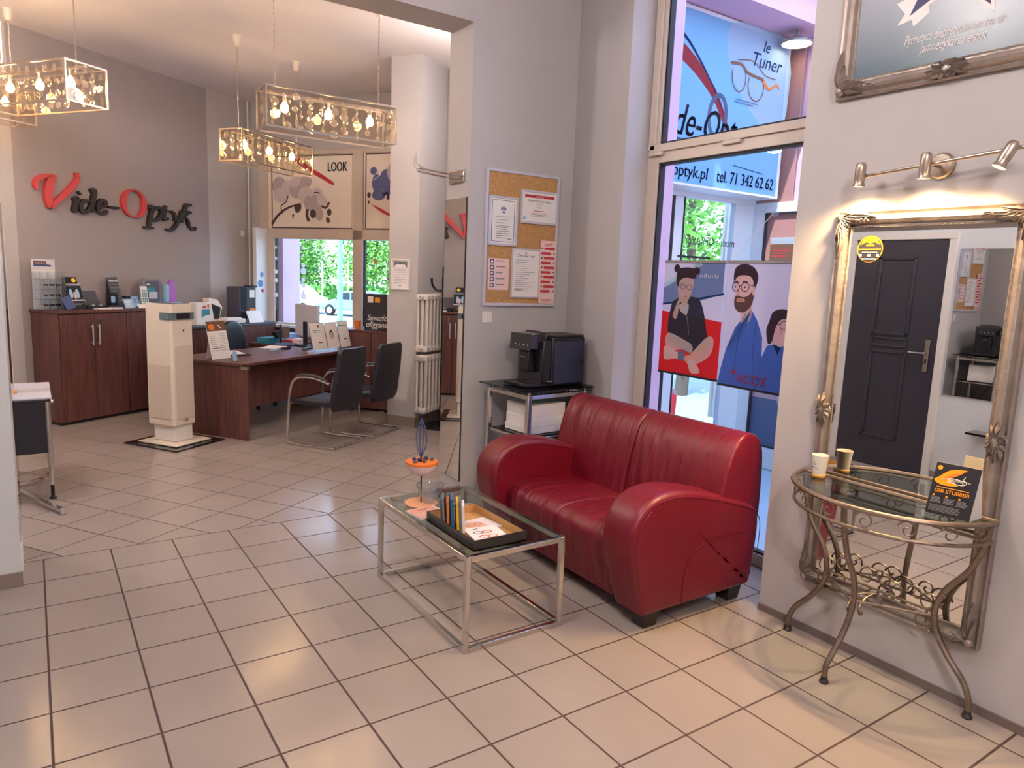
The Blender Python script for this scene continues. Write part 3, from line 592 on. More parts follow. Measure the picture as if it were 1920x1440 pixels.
for y0, y1 in ((-2.325, -1.632), (-1.628, -.935)): m.pillow(back, Y, y0, y1, .02, cols=8)
m.build('backrest', 'leather_wrinkled', so, smooth=60)
for i, (x, y) in enumerate(((2.46, -2.25), (3.08, -2.25), (2.46, -1.0), (3.08, -1.0))):
    m = M(); m.grid([[(x-s*w, y-s*h, z) for s, w, h in ((1, .045, .05), (1, -.045, .05), (1, -.045, -.05), (1, .045, -.05))] for z, in ((.0,), (.1,))], cv=True)
    m = M(); m.grid([[(x-k, y-.045*q, z), (x+k, y-.045*q, z), (x+k, y+.045*q, z), (x-k, y+.045*q, z)] for z, k, q in ((0, .035, .8), (.005, .04, .9), (.1, .055, 1.2))], cv=True); ids = [len(m.v)-4, len(m.v)-3, len(m.v)-2, len(m.v)-1]; m.cap(ids); m.cap([0, 1, 2, 3], None, True)
    m.build('foot', 'dark_wood_foot', so, smooth=0)
# ================= COFFEE TABLE
ct = thing('coffee_table', 'low rectangular table with chrome frame and clear glass top', 'table', (1.81, -1.58, 0))
x0, x1, y0, y1, zt = 1.54, 2.09, -2.06, -1.10, .455; w = .025
for x, y in ((x0, y0), (x1-w, y0), (x0, y1-w), (x1-w, y1-w)): B(x, x+w, y, y+w, 0, zt, 'leg', 'chrome', ct, bevel=.002)
for z0, z1 in ((0, w), (zt-w, zt)):
    m = M(); m.box(x0+w, x1-w, y0, y0+w, z0, z1); m.box(x0+w, x1-w, y1-w, y1, z0, z1); m.box(x0, x0+w, y0+w, y1-w, z0, z1); m.box(x1-w, x1, y0+w, y1-w, z0, z1)
    m.build('base_frame' if z0 == 0 else 'top_frame', 'chrome', ct, smooth=0, bevel=.002)
B(x0+.012, x1-.012, y0+.012, y1-.012, zt-.008, zt+.001, 'glass_top', 'table_glass', ct, smooth=0)
z = zt+.002
# fruit-bowl shaped glasses holder
st = thing('decorative_stand', 'small stand with orange disc base, bowl and tall blue wire loop on the coffee table', 'decoration', (1.70, -1.30, z))
M().lathe([(0, 0), (.085, 0), (.088, .004), (.085, .008), (0, .008)], (1.70, -1.30, z), 32).build('base', 'tray_inner', st, bevel=0).data.materials[0] = P('base_orange', 'E2A070', .5)
M().lathe([(0, .008), (.03, .009), (.055, .05), (.075, .11), (.078, .112), (.052, .05), (.02, .012)], (1.735, -1.335, z), 20).build('acrylic_cone', 'clear_acrylic', st)
m = M(); m.tube([(1.70, -1.30, z), (1.695, -1.30, z+.28)], .004)
m.build('rod', 'dark_metal', st)
c = (1.70, -1.30, z+.155)
m = M(); m.lathe([(0, 0), (.03, .004), (.06, .022), (.078, .052), (.084, .075), (.080, .075), (.074, .05), (.0, .045)], c, 28); b = m.build('bowl', 'b_pants', st); b.data.materials[0] = P('bowl_pink', 'E8D2D4', .5)
M().lathe([(.078, .062), (.0855, .066), (.0855, .078), (.078, .08), (.0, .074)], c, 28).build('bowl_rim', 'orange', st)
for k, (dx, dy) in enumerate(((-.05, -.02), (-.03, .03), (.0, -.03), (.03, .02), (.055, -.01), (-.01, .01), (.045, .035))):
    M().ball((c[0]+dx, c[1]+dy, c[2]+.083), .012, seg=10).build('berry', 'navy' if k % 2 else 'slate', st)
m = M()
for q in (-1, -.33, .33, 1):
    pts = [(1.695+.02*q*sin(pi*t/12), -1.30-.022*q*sin(pi*t/12), z+.25+.215*t/12) for t in range(13)]; m.tube(pts, .0028, seg=6)
m.build('wire_loop', 'ink_blue', st)
for dx, dz in ((.03, .085), (.045, .055)): M().ball((1.735+dx*.9, -1.375, z+dz), .014, seg=10, sc_=(1, .5, 1)).build('bead', 'gloss_black', st)
# tray with magazines
tr = thing('tray', 'black wooden tray with light inside holding magazines on the coffee table', 'tray', (1.75, -1.79, z))
tx0, tx1, ty0, ty1 = 1.60, 1.885, -2.02, -1.56
B(tx0, tx1, ty0, ty1, z, z+.006, 'bottom', 'tray_inner', tr, smooth=0)
m = M(); t = .007
m.box(tx0, tx0+t, ty0, ty1, z, z+.05); m.box(tx1-t, tx1, ty0, ty1, z, z+.05); m.box(tx0+t, tx1-t, ty0, ty0+t, z, z+.05); m.box(tx0+t, tx1-t, ty1-t, ty1, z, z+.05)
m.build('rim', 'gloss_black', tr, smooth=0)
m = M(); m.box(tx0+t, tx0+t+.001, ty0+t, ty1-t, z+.006, z+.049); m.box(tx1-t-.001, tx1-t, ty0+t, ty1-t, z+.006, z+.049); m.box(tx0+t, tx1-t, ty1-t-.001, ty1-t, z+.006, z+.049); m.build('lining', 'tray_inner', tr, smooth=0)
mags = [('slate', .010, 'thin dark grey booklet at the back of the row'), ('ink_grey', .012, 'grey magazine standing second in the row'), ('ink', .008, 'thin black booklet between grey and orange spines'), ('orange', .013, 'orange magazine standing upright'), ('ink', .008, 'thin black booklet between orange and blue spines'), ('blue', .016, 'blue magazine standing upright'),
        ('navy', .008, 'dark blue booklet beside the yellow spine'), ('yellow', .013, 'bright yellow magazine standing upright'), ('bluegrey', .012, 'dark green-grey magazine standing'), ('paper', .014, 'white magazine closing the row at the front')]
px_, py_ = 1.618, -1.675; dv = Vector((.49, .87, 0))*.10; st_ = Vector((.35, -.94, 0))
for i, (c_, th, lb) in enumerate(mags):
    hgt = .128+.008*((i*7) % 3); t_ = st_*th*1.1
    a0 = Vector((px_, py_, z+.007)); le = Vector((.0, .014+.004*(i % 3), hgt))
    p0 = [a0, a0+dv, a0+dv+t_, a0+t_]; p1 = [q_+le for q_ in p0]
    m = M(); m.grid([p0, p1], cv=True); m.cap([0, 1, 2, 3], None, True); m.cap([4, 5, 6, 7])
    m.build('magazine', c_, None, label=lb+' in the black tray', cat='magazine', group='magazines standing in the black tray', smooth=0)
    px_ += t_.x*1.25; py_ += t_.y*1.25
def sheet(name, cx, cy, sx, sy, rz, z0, th, mat, label, cat, art=None):
    o = thing(name, label, cat, (cx, cy, z0), rz)
    m = M(); c, s = cos(rz), sin(rz); m.T = Matrix(((c, -s, 0, cx), (s, c, 0, cy), (0, 0, 1, z0), (0, 0, 0, 1))); m.box(-sx/2, sx/2, -sy/2, sy/2, 0, th); m.build('pages', mat, o, smooth=0)
    if art:
        d = D((cx-c*sx/2+s*sy/2, cy-s*sx/2-c*sy/2, z0+th), (c, s, 0), (-s, c, 0), start=.0003, step=.00015); art(d); d.build('print', o)
    return o
def eyeart(d):
    d.rect(.0, .0, .16, .2, 'paper'); d.ring(.05, .13, .022, .016, .006, 'ink_blue'); d.ring(.095, .13, .022, .016, .006, 'red_print'); d.ring(.06, .075, .022, .016, .006, 'red_print'); d.ring(.105, .075, .02, .014, .006, 'orange'); d.line([(.03, .17), (.07, .18)], .006, 'ink')
def faceart(d):
    d.rect(0, 0, .19, .15, 'b_white'); d.ell(.08, .07, .055, .05, 'skin'); d.ring(.06, .08, .02, .014, .003, 'brown'); d.ring(.1, .08, .02, .014, .003, 'brown'); d.line([(.06, .045), (.1, .045)], .005, 'red_print')
sheet('magazine', 1.775, -1.76, .19, .15, .1, z+.0075, .007, 'paper', 'open magazine with a skin coloured face lying in the tray', 'magazine', faceart)
sheet('leaflet', 1.745, -1.90, .17, .2, -.15, z+.016, .003, 'paper', 'white leaflet with pictures of round glasses lying in the tray front', 'leaflet', eyeart)
def artA(d):
    d.rect(0, 0, .16, .15, 'skin')
    for k in range(5): d.ring(.04+.02*k, .09, .03, .035, .003, 'red_print', a0=20, a1=200)
    d.ell(.11, .06, .035, .02, 'red_print'); d.ell(.11, .062, .02, .01, 'brown')
sheet('magazine', 1.655, -1.462, .17, .14, .12, z+.0005, .007, 'paper', 'magazine with orange and red cover lying behind the black tray', 'magazine', artA)
def artB(d): d.rect(0, 0, .14, .11, 'bluegrey'); d.line([(.0, .02), (.12, .05)], .012, 'light_blue'); d.line([(.02, .08), (.13, .06)], .01, 'ink'); d.rect(.09, .0, .03, .11, 'paper_warm')
sheet('magazine', 1.86, -1.475, .15, .12, -.5, z+.0005, .006, 'paper', 'blue grey magazine lying right behind the tray near the sofa', 'magazine', artB)
# ================= COFFEE STAND + MACHINE
rz = .08
def RT(cx, cy, rz=rz): c, s = cos(rz), sin(rz); return Matrix(((c, -s, 0, cx), (s, c, 0, cy), (0, 0, 1, 0), (0, 0, 0, 1)))
cs = thing('coffee_stand', 'chrome tube stand with smoked glass top under the coffee machine', 'stand', (3.12, -.37, 0), rz)
T_ = RT(3.12, -.37)
def MM(): m = M(); m.T = T_; return m
m = MM(); m.box(-.335, .335, -.275, .275, .888, .897); m.build('glass_top', 'shelf_glass', cs, smooth=0)
for x, y in ((-.27, -.23), (.27, -.23), (-.27, .23), (.27, .23)):
    m = MM(); m.box(x-.018, x+.018, y-.018, y+.018, 0, .865); m.build('leg', 'chrome', cs, bevel=.005)
    m = MM(); m.lathe([(.0, 0), (.012, 0), (.012, .022), (.016, .024), (0, .024)], (x, y, .864), 12); m.build('stud', 'chrome', cs)
m = MM()
for a in ((-.252, .252, -.245, -.215), (-.252, .252, .215, .245)): m.box(*a, .83, .862)
for a in ((-.285, -.255, -.212, .212), (.255, .285, -.212, .212)): m.box(*a, .83, .862)
m.build('top_frame', 'chrome', cs, bevel=.004)
for zz in (.55, .18): m = MM(); m.box(-.25, .25, -.21, .21, zz, zz+.008); m.build('shelf', 'shelf_glass', cs, smooth=0)
m = MM(); m.bar((-.27, -.23, .545), (.27, -.23, .545), .012, .012); m.bar((-.27, -.23, .545), (-.27, .23, .545), .012, .012); m.bar((.27, -.23, .545), (.27, .23, .545), .012, .012); m.build('shelf_rail', 'chrome', cs, smooth=0)
for i, (z0, h_, dx, lb) in enumerate(((.56, .05, -.01, 'bottom white paper ream on the glass shelf of the coffee stand'), (.611, .075, .0, 'middle white paper ream under the coffee machine'), (.687, .085, .005, 'top white paper ream under the coffee machine'))):
    m = MM(); m.box(-.19+dx, .13+dx, -.17, .12, z0, z0+h_); m.build('paper_ream', 'paper', None, label=lb, cat='paper', group='white paper reams on the coffee stand', bevel=.003)
m = MM(); m.box(-.15, .15, -.15, .1, .19, .24); m.build('paper_ream', 'paper', None, label='white paper pile on the lowest shelf of the coffee stand', cat='paper', group='white paper reams on the coffee stand', bevel=.003)
m = MM(); m.tube(cat_curve([(.1, .15, .92), (.19, -.1, .885), (.2, -.13, .78), (.185, -.1, .68), (.21, -.12, .6), (.17, -.05, .5), (.1, .05, .3), (.05, .2, .05)], 6), .004, seg=6); m.build('power_cable', 'ink', None, label='black power cable hanging beside the paper reams', cat='cable')
cm = thing('coffee_machine', 'black automatic coffee machine with brushed side panel on the glass stand', 'coffee machine', (3.14, -.36, .898), rz)
zb = .900
m = MM(); m.box(-.02, .31, -.17, .13, zb, zb+.355); m.build('body', 'black_plastic', cm, bevel=.012, bseg=3)
m = MM(); m.box(-.0, .295, -.176, -.17, zb+.015, zb+.33); m.build('side_panel', 'side_blue', cm, bevel=.004) if 'side_blue' in MATS else (P('side_blue', '2C3048', .3), m.build('side_panel', 'side_blue', cm, bevel=.004))
m = MM(); m.box(-.10, -.02, -.165, .125, zb+.02, zb+.335); m.build('front_block', 'gloss_black', cm, bevel=.01)
m = MM(); m.box(-.24, -.02, -.15, .11, zb, zb+.028); m.build('drip_tray', 'black_plastic', cm, bevel=.006)
m = MM(); m.grid([[(-.20, -.13, zb+.27), (-.20, .09, zb+.27), (-.19, .09, zb+.37), (-.19, -.13, zb+.37)], [(-.05, -.13, zb+.265), (-.05, .09, zb+.265), (-.05, .09, zb+.385), (-.05, -.13, zb+.385)]], cv=True); m.cap([0, 1, 2, 3], None, True); m.cap([4, 5, 6, 7]); m.build('control_head', 'gloss_black', cm, bevel=.008)
m = MM(); m.box(-.16, -.10, -.07, .03, zb+.10, zb+.255); m.build('spout', 'black_plastic', cm, bevel=.008)
m = MM(); m.box(-.166, -.16, -.045, .005, zb+.205, zb+.211); m.box(-.125, -.121, -.075, -.07, zb+.12, zb+.165); m.build('chrome_trim', 'chrome', cm)
m = MM()
for k in range(4): m.lathe([(0, 0), (.005, 0), (.004, .002), (0, .002)], (-.197, -.10+.045*k, zb+.30), 10, axis=(-1, 0, 0))
m.build('button', 'rim', cm)
m = MM(); m.box(-.06, -.01, -.172, -.166, zb+.035, zb+.042); m.build('badge', 'chrome', cm)
m = MM(); m.box(-.005, .3, -.16, .12, zb+.355, zb+.37); m.build('top_tray', 'dark_metal', cm, bevel=.005)
m = MM(); m.box(.25, .285, -.179, -.175, zb+.15, zb+.2); m.build('side_grip', 'black_plastic', cm)
# ================= LIGHT SWITCH, CORK BOARD
ls = thing('light_switch', 'white double light switch under the cork board', 'switch', (2.87, -.03, 1.32))
B(2.828, 2.915, -.031, -.02, 1.325, 1.412, 'plate', 'white_paint', ls, bevel=.004); B(2.843, 2.868, -.035, -.031, 1.34, 1.398, 'rocker', 'white_paint', ls, bevel=.002); B(2.871, 2.9, -.035, -.031, 1.34, 1.398, 'rocker', 'white_paint', ls, bevel=.002)
cb = thing('cork_board', 'tall cork notice board with a thin grey frame', 'notice board', (3.16, -.03, 1.455))
bx0, bx1, bz0, bz1 = 2.82, 3.495, 1.455, 2.46
B(bx0+.01, bx1-.01, -.036, -.02, bz0+.01, bz1-.01, 'cork', 'cork', cb, smooth=0)
m = M(); f = .022
for a in ((bx0, bx0+f, bz0, bz1), (bx1-f, bx1, bz0, bz1), (bx0+f, bx1-f, bz0, bz0+f), (bx0+f, bx1-f, bz1-f, bz1)): m.box(a[0], a[1], -.044, -.02, a[2], a[3])
m.build('frame', 'print_grey', cb, bevel=.003)
def certificate(name, label, cat, x0, x1, z0, z1, y, frame, art, ft=.016, dep=.012):
    o = thing(name, label, cat, ((x0+x1)/2, y, z0))
    if frame:
        m = M()
        for a in ((x0, x0+ft, z0, z1), (x1-ft, x1, z0, z1), (x0+ft, x1-ft, z0, z0+ft), (x0+ft, x1-ft, z1-ft, z1)): m.box(a[0], a[1], y-dep, y, a[2], a[3])
        m.build('frame', frame, o, bevel=.002)
        B(x0+.004, x1-.004, y-dep*.5, y, z0+.004, z1-.004, 'sheet', 'paper', o, smooth=0); yy = y-dep*.5
    else:
        d0 = D((x0, y, z0), (1, 0, 0), (0, 0, 1)); B(x0+.002, x1-.002, y-.002, y, z0+.002, z1-.002, 'sheet', 'pink_paper', o, smooth=0, bevel=0); yy = y-.002
    d = D((x0, yy, z0), (1, 0, 0), (0, 0, 1)); art(d, x1-x0, z1-z0); d.build('print', o); return o
def a1(d, w, h):
    d.line([(.03, .03), (w-.03, .03), (w-.03, h-.03), (.03, h-.03)], .006, 'ink_blue', closed=True)
    for k in range(5): d.ell(w/2+(k-2)*.009, h-.085-abs(k-2)*.003, .0035, .018-abs(k-2)*.003, 'ink_blue')
    d.ell(w/2, h-.115, .014, .006, 'ink_blue'); d.lines(.06, h-.15, w-.12, 4, .022, .003, 'ink_grey'); d.lines(.07, h-.225, w-.14, 6, .016, .003, 'ink', seed=2); d.lines(w-.09, .05, .04, 1, .01, .004, 'ink')
certificate('framed_certificate', 'portrait certificate in a grey frame with blue border, left on the cork board', 'certificate', 2.845, 3.105, 1.905, 2.265, -.037, 'print_grey', a1)
def a2(d, w, h):
    d.rect(.035, h-.055, w-.07, .022, 'red_print'); d.text('Certyfikat', w/2, h-.05, .018, 'paper', align='c'); d.text('Gwarancja Zadowolenia', w/2, h-.085, .026, 'ink', align='c', width=w*.62)
    d.lines(w/2-.03, h-.10, .06, 3, .014, .004, 'ink_grey'); d.lines(w/2-.05, h-.155, .1, 1, .01, .005, 'red_print'); d.lines(w/2-.08, h-.172, .16, 3, .01, .003, 'ink_grey', seed=4); d.ell(.035, .04, .012, .014, 'light_blue')
certificate('framed_certificate', 'landscape certificate with a red title band, right on the cork board', 'certificate', 3.13, 3.478, 2.085, 2.335, -.037, 'print_grey', a2)
def a3(d, w, h):
    d.ell(w/2, h-.035, .006, .008, 'ink'); d.text('Zestaw cen', w/2, h-.065, .03, 'ink', align='c', width=w*.6); d.lines(.035, h-.09, w-.08, 16, .0155, .003, 'ink_grey', .55, 5); d.lines(.035, .06, .07, 1, .01, .004, 'ink')
certificate('framed_notice', 'white text sheet in a thin frame at the bottom middle of the cork board', 'notice', 3.065, 3.33, 1.52, 1.895, -.037, 'print_grey', a3, ft=.01)
def a4(d, w, h):
    d.rect(0, 0, w, h, 'pink_paper', .014)
    for k in range(5):
        y = h-.04-k*.044; d.rect(.014, y, .036, .032, 'ink_blue', .005); d.ell(.032, y+.016, .01, .01, 'paper'); d.lines(.066, y+.018, .085, 1, .01, .007, 'ink_grey', .3, k)
certificate('leaflet', 'pink leaflet with five blue icons, lower left of the cork board', 'leaflet', 2.86, 3.045, 1.575, 1.81, -.037, None, a4)
def a5(d, w, h):
    d.rect(0, 0, w, h, 'pink_paper', .014); d.lines(.04, h-.028, .08, 2, .012, .006, 'red_print')
    for k in range(10):
        y = h-.07-k*.0365; o_ = .035 if k % 2 == 0 else .008; d.rect(o_, y, w-.045-(0 if k % 2 == 0 else .012), .018, 'red_print', .006); d.ell(w-.018 if k % 2 else .016, y+.01, .007, .007, 'brown')
    d.lines(.02, .03, w-.04, 2, .012, .003, 'red_print')
certificate('leaflet', 'long pink leaflet with ten red bars, lower right of the cork board', 'leaflet', 3.325, 3.475, 1.478, 1.965, -.050, None, a5)
# ================= TALL MIRROR + COAT BRACKET on the pier side
tm = thing('wall_mirror', 'tall frameless mirror on the side of the pier by the cork board', 'mirror', (2.68, .17, .1))
B(2.680, 2.69, .004, .318, .105, 2.235, 'glass', 'mirror_glass', tm, smooth=0); B(2.6795, 2.6905, .001, .004, .1, 2.24, 'edge', 'dark_metal', tm, smooth=0)
ch = thing('coat_bracket', 'chrome wall bracket with two prongs and clear hooks above the tall mirror', 'coat hook', (2.67, .15, 2.36))
B(2.676, 2.69, .05, .27, 2.345, 2.44, 'wall_plate', 'chrome', ch, bevel=.008)
for y, ex in ((.085, 2.36), (.235, 2.42)):
    M().tube([(2.675, y, 2.39), (ex+.02, y+.02, 2.41), (ex, y+.03, 2.415)], .008).build('prong', 'chrome', ch)
    m = M(); m.lathe([(0, -.012), (.014, -.01), (.014, .01), (0, .012)], (ex, y+.03, 2.42), 14, axis=(1, 0, 0)); m.build('knob', 'chrome', ch)
    M().tube(cat_curve([(ex, y+.03, 2.42), (ex-.03, y+.03, 2.45), (ex-.035, y+.03, 2.51)], 5), .006, 'clear_acrylic').build('hook', 'clear_acrylic', ch)
# ================= GILT MIRROR, PICTURE, SPOT BAR on the right wall
def ornate(o, x, y0, y1, z0, z1, wd, mat, corners, dep=.045):
    # moulded frame: y0 > y1 (y0 is on the viewer's left)
    prof = [(0, 0), (0, .5), (.06, .72), (.14, .6), (.2, .55), (.34, .9), (.5, 1), (.66, .86), (.76, .5), (.84, .52), (.9, .62), (1, .35), (1, 0)]
    rings = []
    for t, h_ in prof:
        i = t*wd; rings.append([(x-dep*h_, y0-i, z0+i), (x-dep*h_, y1+i, z0+i), (x-dep*h_, y1+i, z1-i), (x-dep*h_, y0-i, z1-i)])
    m = M(); m.grid(rings, cv=True); m.build('frame', mat, o, smooth=25)
    # beading
    m = M(); rr = random.Random(3)
    def beads(i, r, st):
        yy = y0-i
        while yy > y1+i:
            for zz in (z0+i, z1-i): m.lathe([(0, -r), (r*.8, -r*.6), (r, 0), (r*.8, r*.6), (0, r)], (x-dep*.55, yy, zz), 5)
            yy -= st
        zz = z0+i
        while zz < z1-i:
            for yy2 in (y0-i, y1+i): m.lathe([(0, -r), (r*.8, -r*.6), (r, 0), (r*.8, r*.6), (0, r)], (x-dep*.55, yy2, zz), 5)
            zz += st
    beads(wd*.06, .0042, .0115); beads(wd*.87, .0035, .010)
    m.build('beading', mat, o)
    def leaf(m, c, ang, L, w_):
        n = 7; rows = []
        for k in range(n+1):
            t = k/n; ww = w_*sin(pi*min(1, t*.93+.07))*(1+.25*sin(t*18)); cx_ = L*t; cz = .06*L*sin(t*3)
            px, pz = cx_*cos(ang)-cz*sin(ang), cx_*sin(ang)+cz*cos(ang); hh = .012+.010*sin(pi*t)
            nx, nz = -sin(ang), cos(ang); rows.append([(c[0]-hh*.5, c[1]-(px-nx*ww), c[2]+pz-nz*ww), (c[0]-hh*1.5, c[1]-(px-nx*ww*.3), c[2]+pz-nz*ww*.3), (c[0]-hh*1.1, c[1]-px, c[2]+pz), (c[0]-hh*1.5, c[1]-(px+nx*ww*.3), c[2]+pz+nz*ww*.3), (c[0]-hh*.5, c[1]-(px+nx*ww), c[2]+pz+nz*ww)])
        m.grid(rows)
    for cyz in corners:
        m = M(); (yy, zz, kind) = cyz; c = (x-dep*.75, yy, zz)
        if kind == 'c':
            sy = 1 if abs(yy-y0) < abs(yy-y1) else -1; sz = 1 if abs(zz-z0) < abs(zz-z1) else -1
            for a, L, w_ in ((0, .16, .017), (8, .12, .02), (-10, .10, .014), (82, .11, .018), (90, .17, .017), (100, .1, .014), (45, .06, .02), (20, .07, .018), (70, .07, .018)):
                a = radians(a); v = (cos(a)*sy, sin(a)*sz); leaf(m, c, atan2(v[1], v[0]), L, w_)
            m.ball((c[0]-.01, c[1], c[2]), .02, seg=10)
            for k in range(6): m.tube(cat_curve([(c[0]-.015, c[1]-sy*(.01+.02*k), c[2]+sz*.02), (c[0]-.025, c[1]-sy*(.02+.02*k), c[2]+sz*.005), (c[0]-.015, c[1]-sy*(.03+.02*k), c[2]+sz*.015)], 4), .004, seg=5)
        else:
            vert = kind == 'v'
            for a, L, w_ in ((90, .085, .016), (-90, .085, .016), (70, .07, .014), (110, .07, .014), (-70, .07, .014), (-110, .07, .014), (40, .045, .012), (140, .045, .012), (-40, .045, .012), (-140, .045, .012), (0, .034, .012), (180, .034, .012)):
                a = radians(a if vert else a+90); leaf(m, c, a, L, w_)
            m.ball((c[0]-.012, c[1], c[2]), .026, seg=12, sc_=(.6, 1, 1.2))
            m.lathe([(.03, 0), (.036, .004), (.04, 0)], (c[0]-.008, c[1], c[2]), 18, axis=(-1, 0, 0))
        m.build('leaf_ornament', mat, o, smooth=50)
mi = thing('ornate_mirror', 'large mirror in an ornate silver frame behind the console table', 'mirror', (3.1, -3.06, .27))
my0, my1, mz0, mz1, mw = -2.665, -3.465, .265, 2.025, .078
ornate(mi, 3.12, my0, my1, mz0, mz1, mw, 'silver_frame', [(my0-.03, mz1-.03, 'c'), (my1+.03, mz1-.03, 'c'), (my0-.03, mz0+.03, 'c'), (my1+.03, mz0+.03, 'c'), (my0-.035, 1.12, 'v'), (my1+.035, 1.12, 'v')])
B(3.098, 3.106, my1+.06, my0-.06, mz0+.06, mz1-.06, 'glass', 'mirror_glass', mi, smooth=0)
# round sticker on the mirror glass
d = D((3.098, -2.83, 1.86), (0, -1, 0), (0, 0, 1)); r_ = .058
d.ell(0, 0, r_, r_, 'gold_print'); d.ell(0, -.002, r_-.004, r_-.004, 'ink')
d.poly([(-.045, .018), (-.03, .04), (0, .052), (.03, .04), (.045, .018), (.02, .03), (0, .024), (-.02, .03)], 'gold_print'); d.rect(-.018, .012, .036, .007, 'gold_print'); d.rect(-.05, -.004, .1, .006, 'orange'); d.rect(-.035, -.016, .07, .004, 'ink_grey')
for dx in (-.04, 0, .038): d.rect(dx-.006, -.034, .012, .012, 'print_grey')
d.rect(-.035, -.045, .07, .004, 'paper'); d.build('round_sticker', None, 'ink', label='round black and gold sticker in the top left corner of the ornate mirror', cat='sticker')
pf = thing('framed_picture', 'blue grey poster with a star in an ornate silver frame above the spotlights', 'picture', (3.1, -3.08, 2.53))
ornate(pf, 3.12, -2.59, -3.56, 2.522, 3.75, .085, 'silver_frame', [(-2.62, 2.555, 'c'), (-3.53, 2.555, 'c'), (-2.62, 3.72, 'c'), (-3.53, 3.72, 'c'), (-3.075, 2.56, 'h'), (-3.075, 3.71, 'h')])
B(3.095, 3.1, -3.48, -2.67, 2.60, 3.67, 'canvas', 'sky_print', pf, smooth=0)
# print: a deep blue-green ground that pales towards the middle
def pict_mat():
    m = bpy.data.materials.new('picture_print'); m.use_nodes = True; nt = m.node_tree; b = nt.nodes['Principled BSDF']; t = nt.nodes.new('ShaderNodeTexCoord'); s = nt.nodes.new('ShaderNodeSeparateXYZ'); r = nt.nodes.new('ShaderNodeValToRGB')
    nt.links.new(t.outputs['Generated'], s.inputs[0]); nt.links.new(s.outputs['Z'], r.inputs[0]); nt.links.new(r.outputs[0], b.inputs['Base Color']); b.inputs['Roughness'].default_value = .3
    r.color_ramp.elements[0].color = lin('4F6470'); r.color_ramp.elements[1].color = lin('A9AEB8'); r.color_ramp.elements[1].position = .4; MATS['picture_print'] = m
pict_mat(); M().face([(3.0945, -2.67, 2.60), (3.0945, -3.48, 2.60), (3.0945, -3.48, 3.67), (3.0945, -2.67, 3.67)]).build('poster', 'picture_print', pf, smooth=0)
d = D((3.094, -2.67, 2.60), (0, -1, 0), (0, 0, 1)); cx, cz = .40, .40
star = lambda R, r: [((R if k % 2 == 0 else r)*sin(pi*k/5+.12)+cx, (R if k % 2 == 0 else r)*cos(pi*k/5+.12)+cz) for k in range(10)]
d.poly([(.16, .27), (.28, .30), (.3, .2), (.24, .16), (.23, .19), (.17, .18), (.2, .22)], 'paper'); d.ell(.27, .275, .04, .02, 'navy', 15)
d.poly(star(.30, .125), 'paper'); d.poly(star(.265, .105), 'navy')
d.text('Pyrnetyca dieprezelansvna tea eir', .21, .092, .055, 'paper', sh=.35, width=.38); d.text('jamnedykarea elziot', .28, .048, .055, 'paper', sh=.35, width=.25)
d.build('print', pf)
# spot bar
sbar = thing('spotlight_bar', 'brushed steel wall bar with three lit spotlights above the mirror', 'spotlight', (3.1, -3.08, 2.19))
m = M(); m.lathe([(0, .0), (.052, 0), (.052, .012), (.045, .02), (0, .022)], (3.12, -3.082, 2.19), 32, axis=(-1, 0, 0)); m.build('wall_plate', 'brushed_steel', sbar)
bx = 3.02; M().tube([(bx, -2.80, 2.163), (bx, -3.42, 2.215)], .0075, seg=12).tube([(3.11, -3.082, 2.188), (bx, -3.082, 2.188)], .008).build('bar', 'brushed_steel', sbar)
for k, (y, dr) in enumerate(((-2.805, (.04, .05, -1)), (-3.075, (.06, .05, -1)), (-3.365, (-.25, .38, -1)))):
    dv = Vector(dr).normalized(); c = Vector((bx-.02, y, 2.175+.01*k)); top_ = c-dv*.03
    m = M(); m.lathe([(0, -.045), (.014, -.044), (.02, -.035), (.0215, -.02), (.0215, .025), (.019, .035), (.024, .05), (.0265, .056), (.0245, .056)], c, 20, axis=dv); o = m.build('spotlight_head', 'brushed_steel', sbar)
    M().lathe([(0, .052), (.0235, .053), (.0235, .0535)], c, 18, axis=dv).build('bulb', 'spot_glow', o)
    l = light('spotlight_light', 'SPOT', c+dv*.06, 42, (1, .64, .30), rot=dv, size=.02, spot_size=radians(150), spot_blend=1.0)
# ================= CONSOLE TABLE (half round, wrought metal)
co = thing('console_table', 'half-round console table with curled pewter ironwork and glass top', 'table', (2.95, -3.07, 0))
cy, zt2, A_, Dp = -3.065, .815, .415, .355
arc = lambda r, z_, n=28, xo=3.066: [(xo-(Dp-(A_-r))*sin(pi*k/n), cy+r*cos(pi*k/n), z_) for k in range(n+1)]
M().tube(arc(A_, zt2)+[(3.066, cy-A_, zt2)], .0105, seg=8).tube([(3.066, cy+A_, zt2), (3.066, cy-A_, zt2)], .0105).tube([(3.055, cy+A_-.03, zt2-.02), (3.055, cy-A_+.03, zt2-.02)], .006).build('top_rim', 'pewter', co)
M().tube(arc(A_-.012, zt2-.085), .008).tube([(3.066, cy+A_-.012, zt2-.085), (3.066, cy-A_+.012, zt2-.085)], .008).build('apron_rail', 'pewter', co)
m = M(); g = arc(A_-.012, zt2-.004); m.prism([(p[0], p[1]) for p in g], lambda p, d: (p[0], p[1], d), zt2-.004, zt2+.003); m.build('glass_top', 'table_glass', co, smooth=0)
def spiral(c, r0, turns, u, v, a0=0, n=26, d=1):
    return [tuple(Vector(c)+Vector(u)*(r0*(1-.8*k/n)*cos(a0+d*turns*2*pi*k/n))+Vector(v)*(r0*(1-.8*k/n)*sin(a0+d*turns*2*pi*k/n))) for k in range(n+1)]
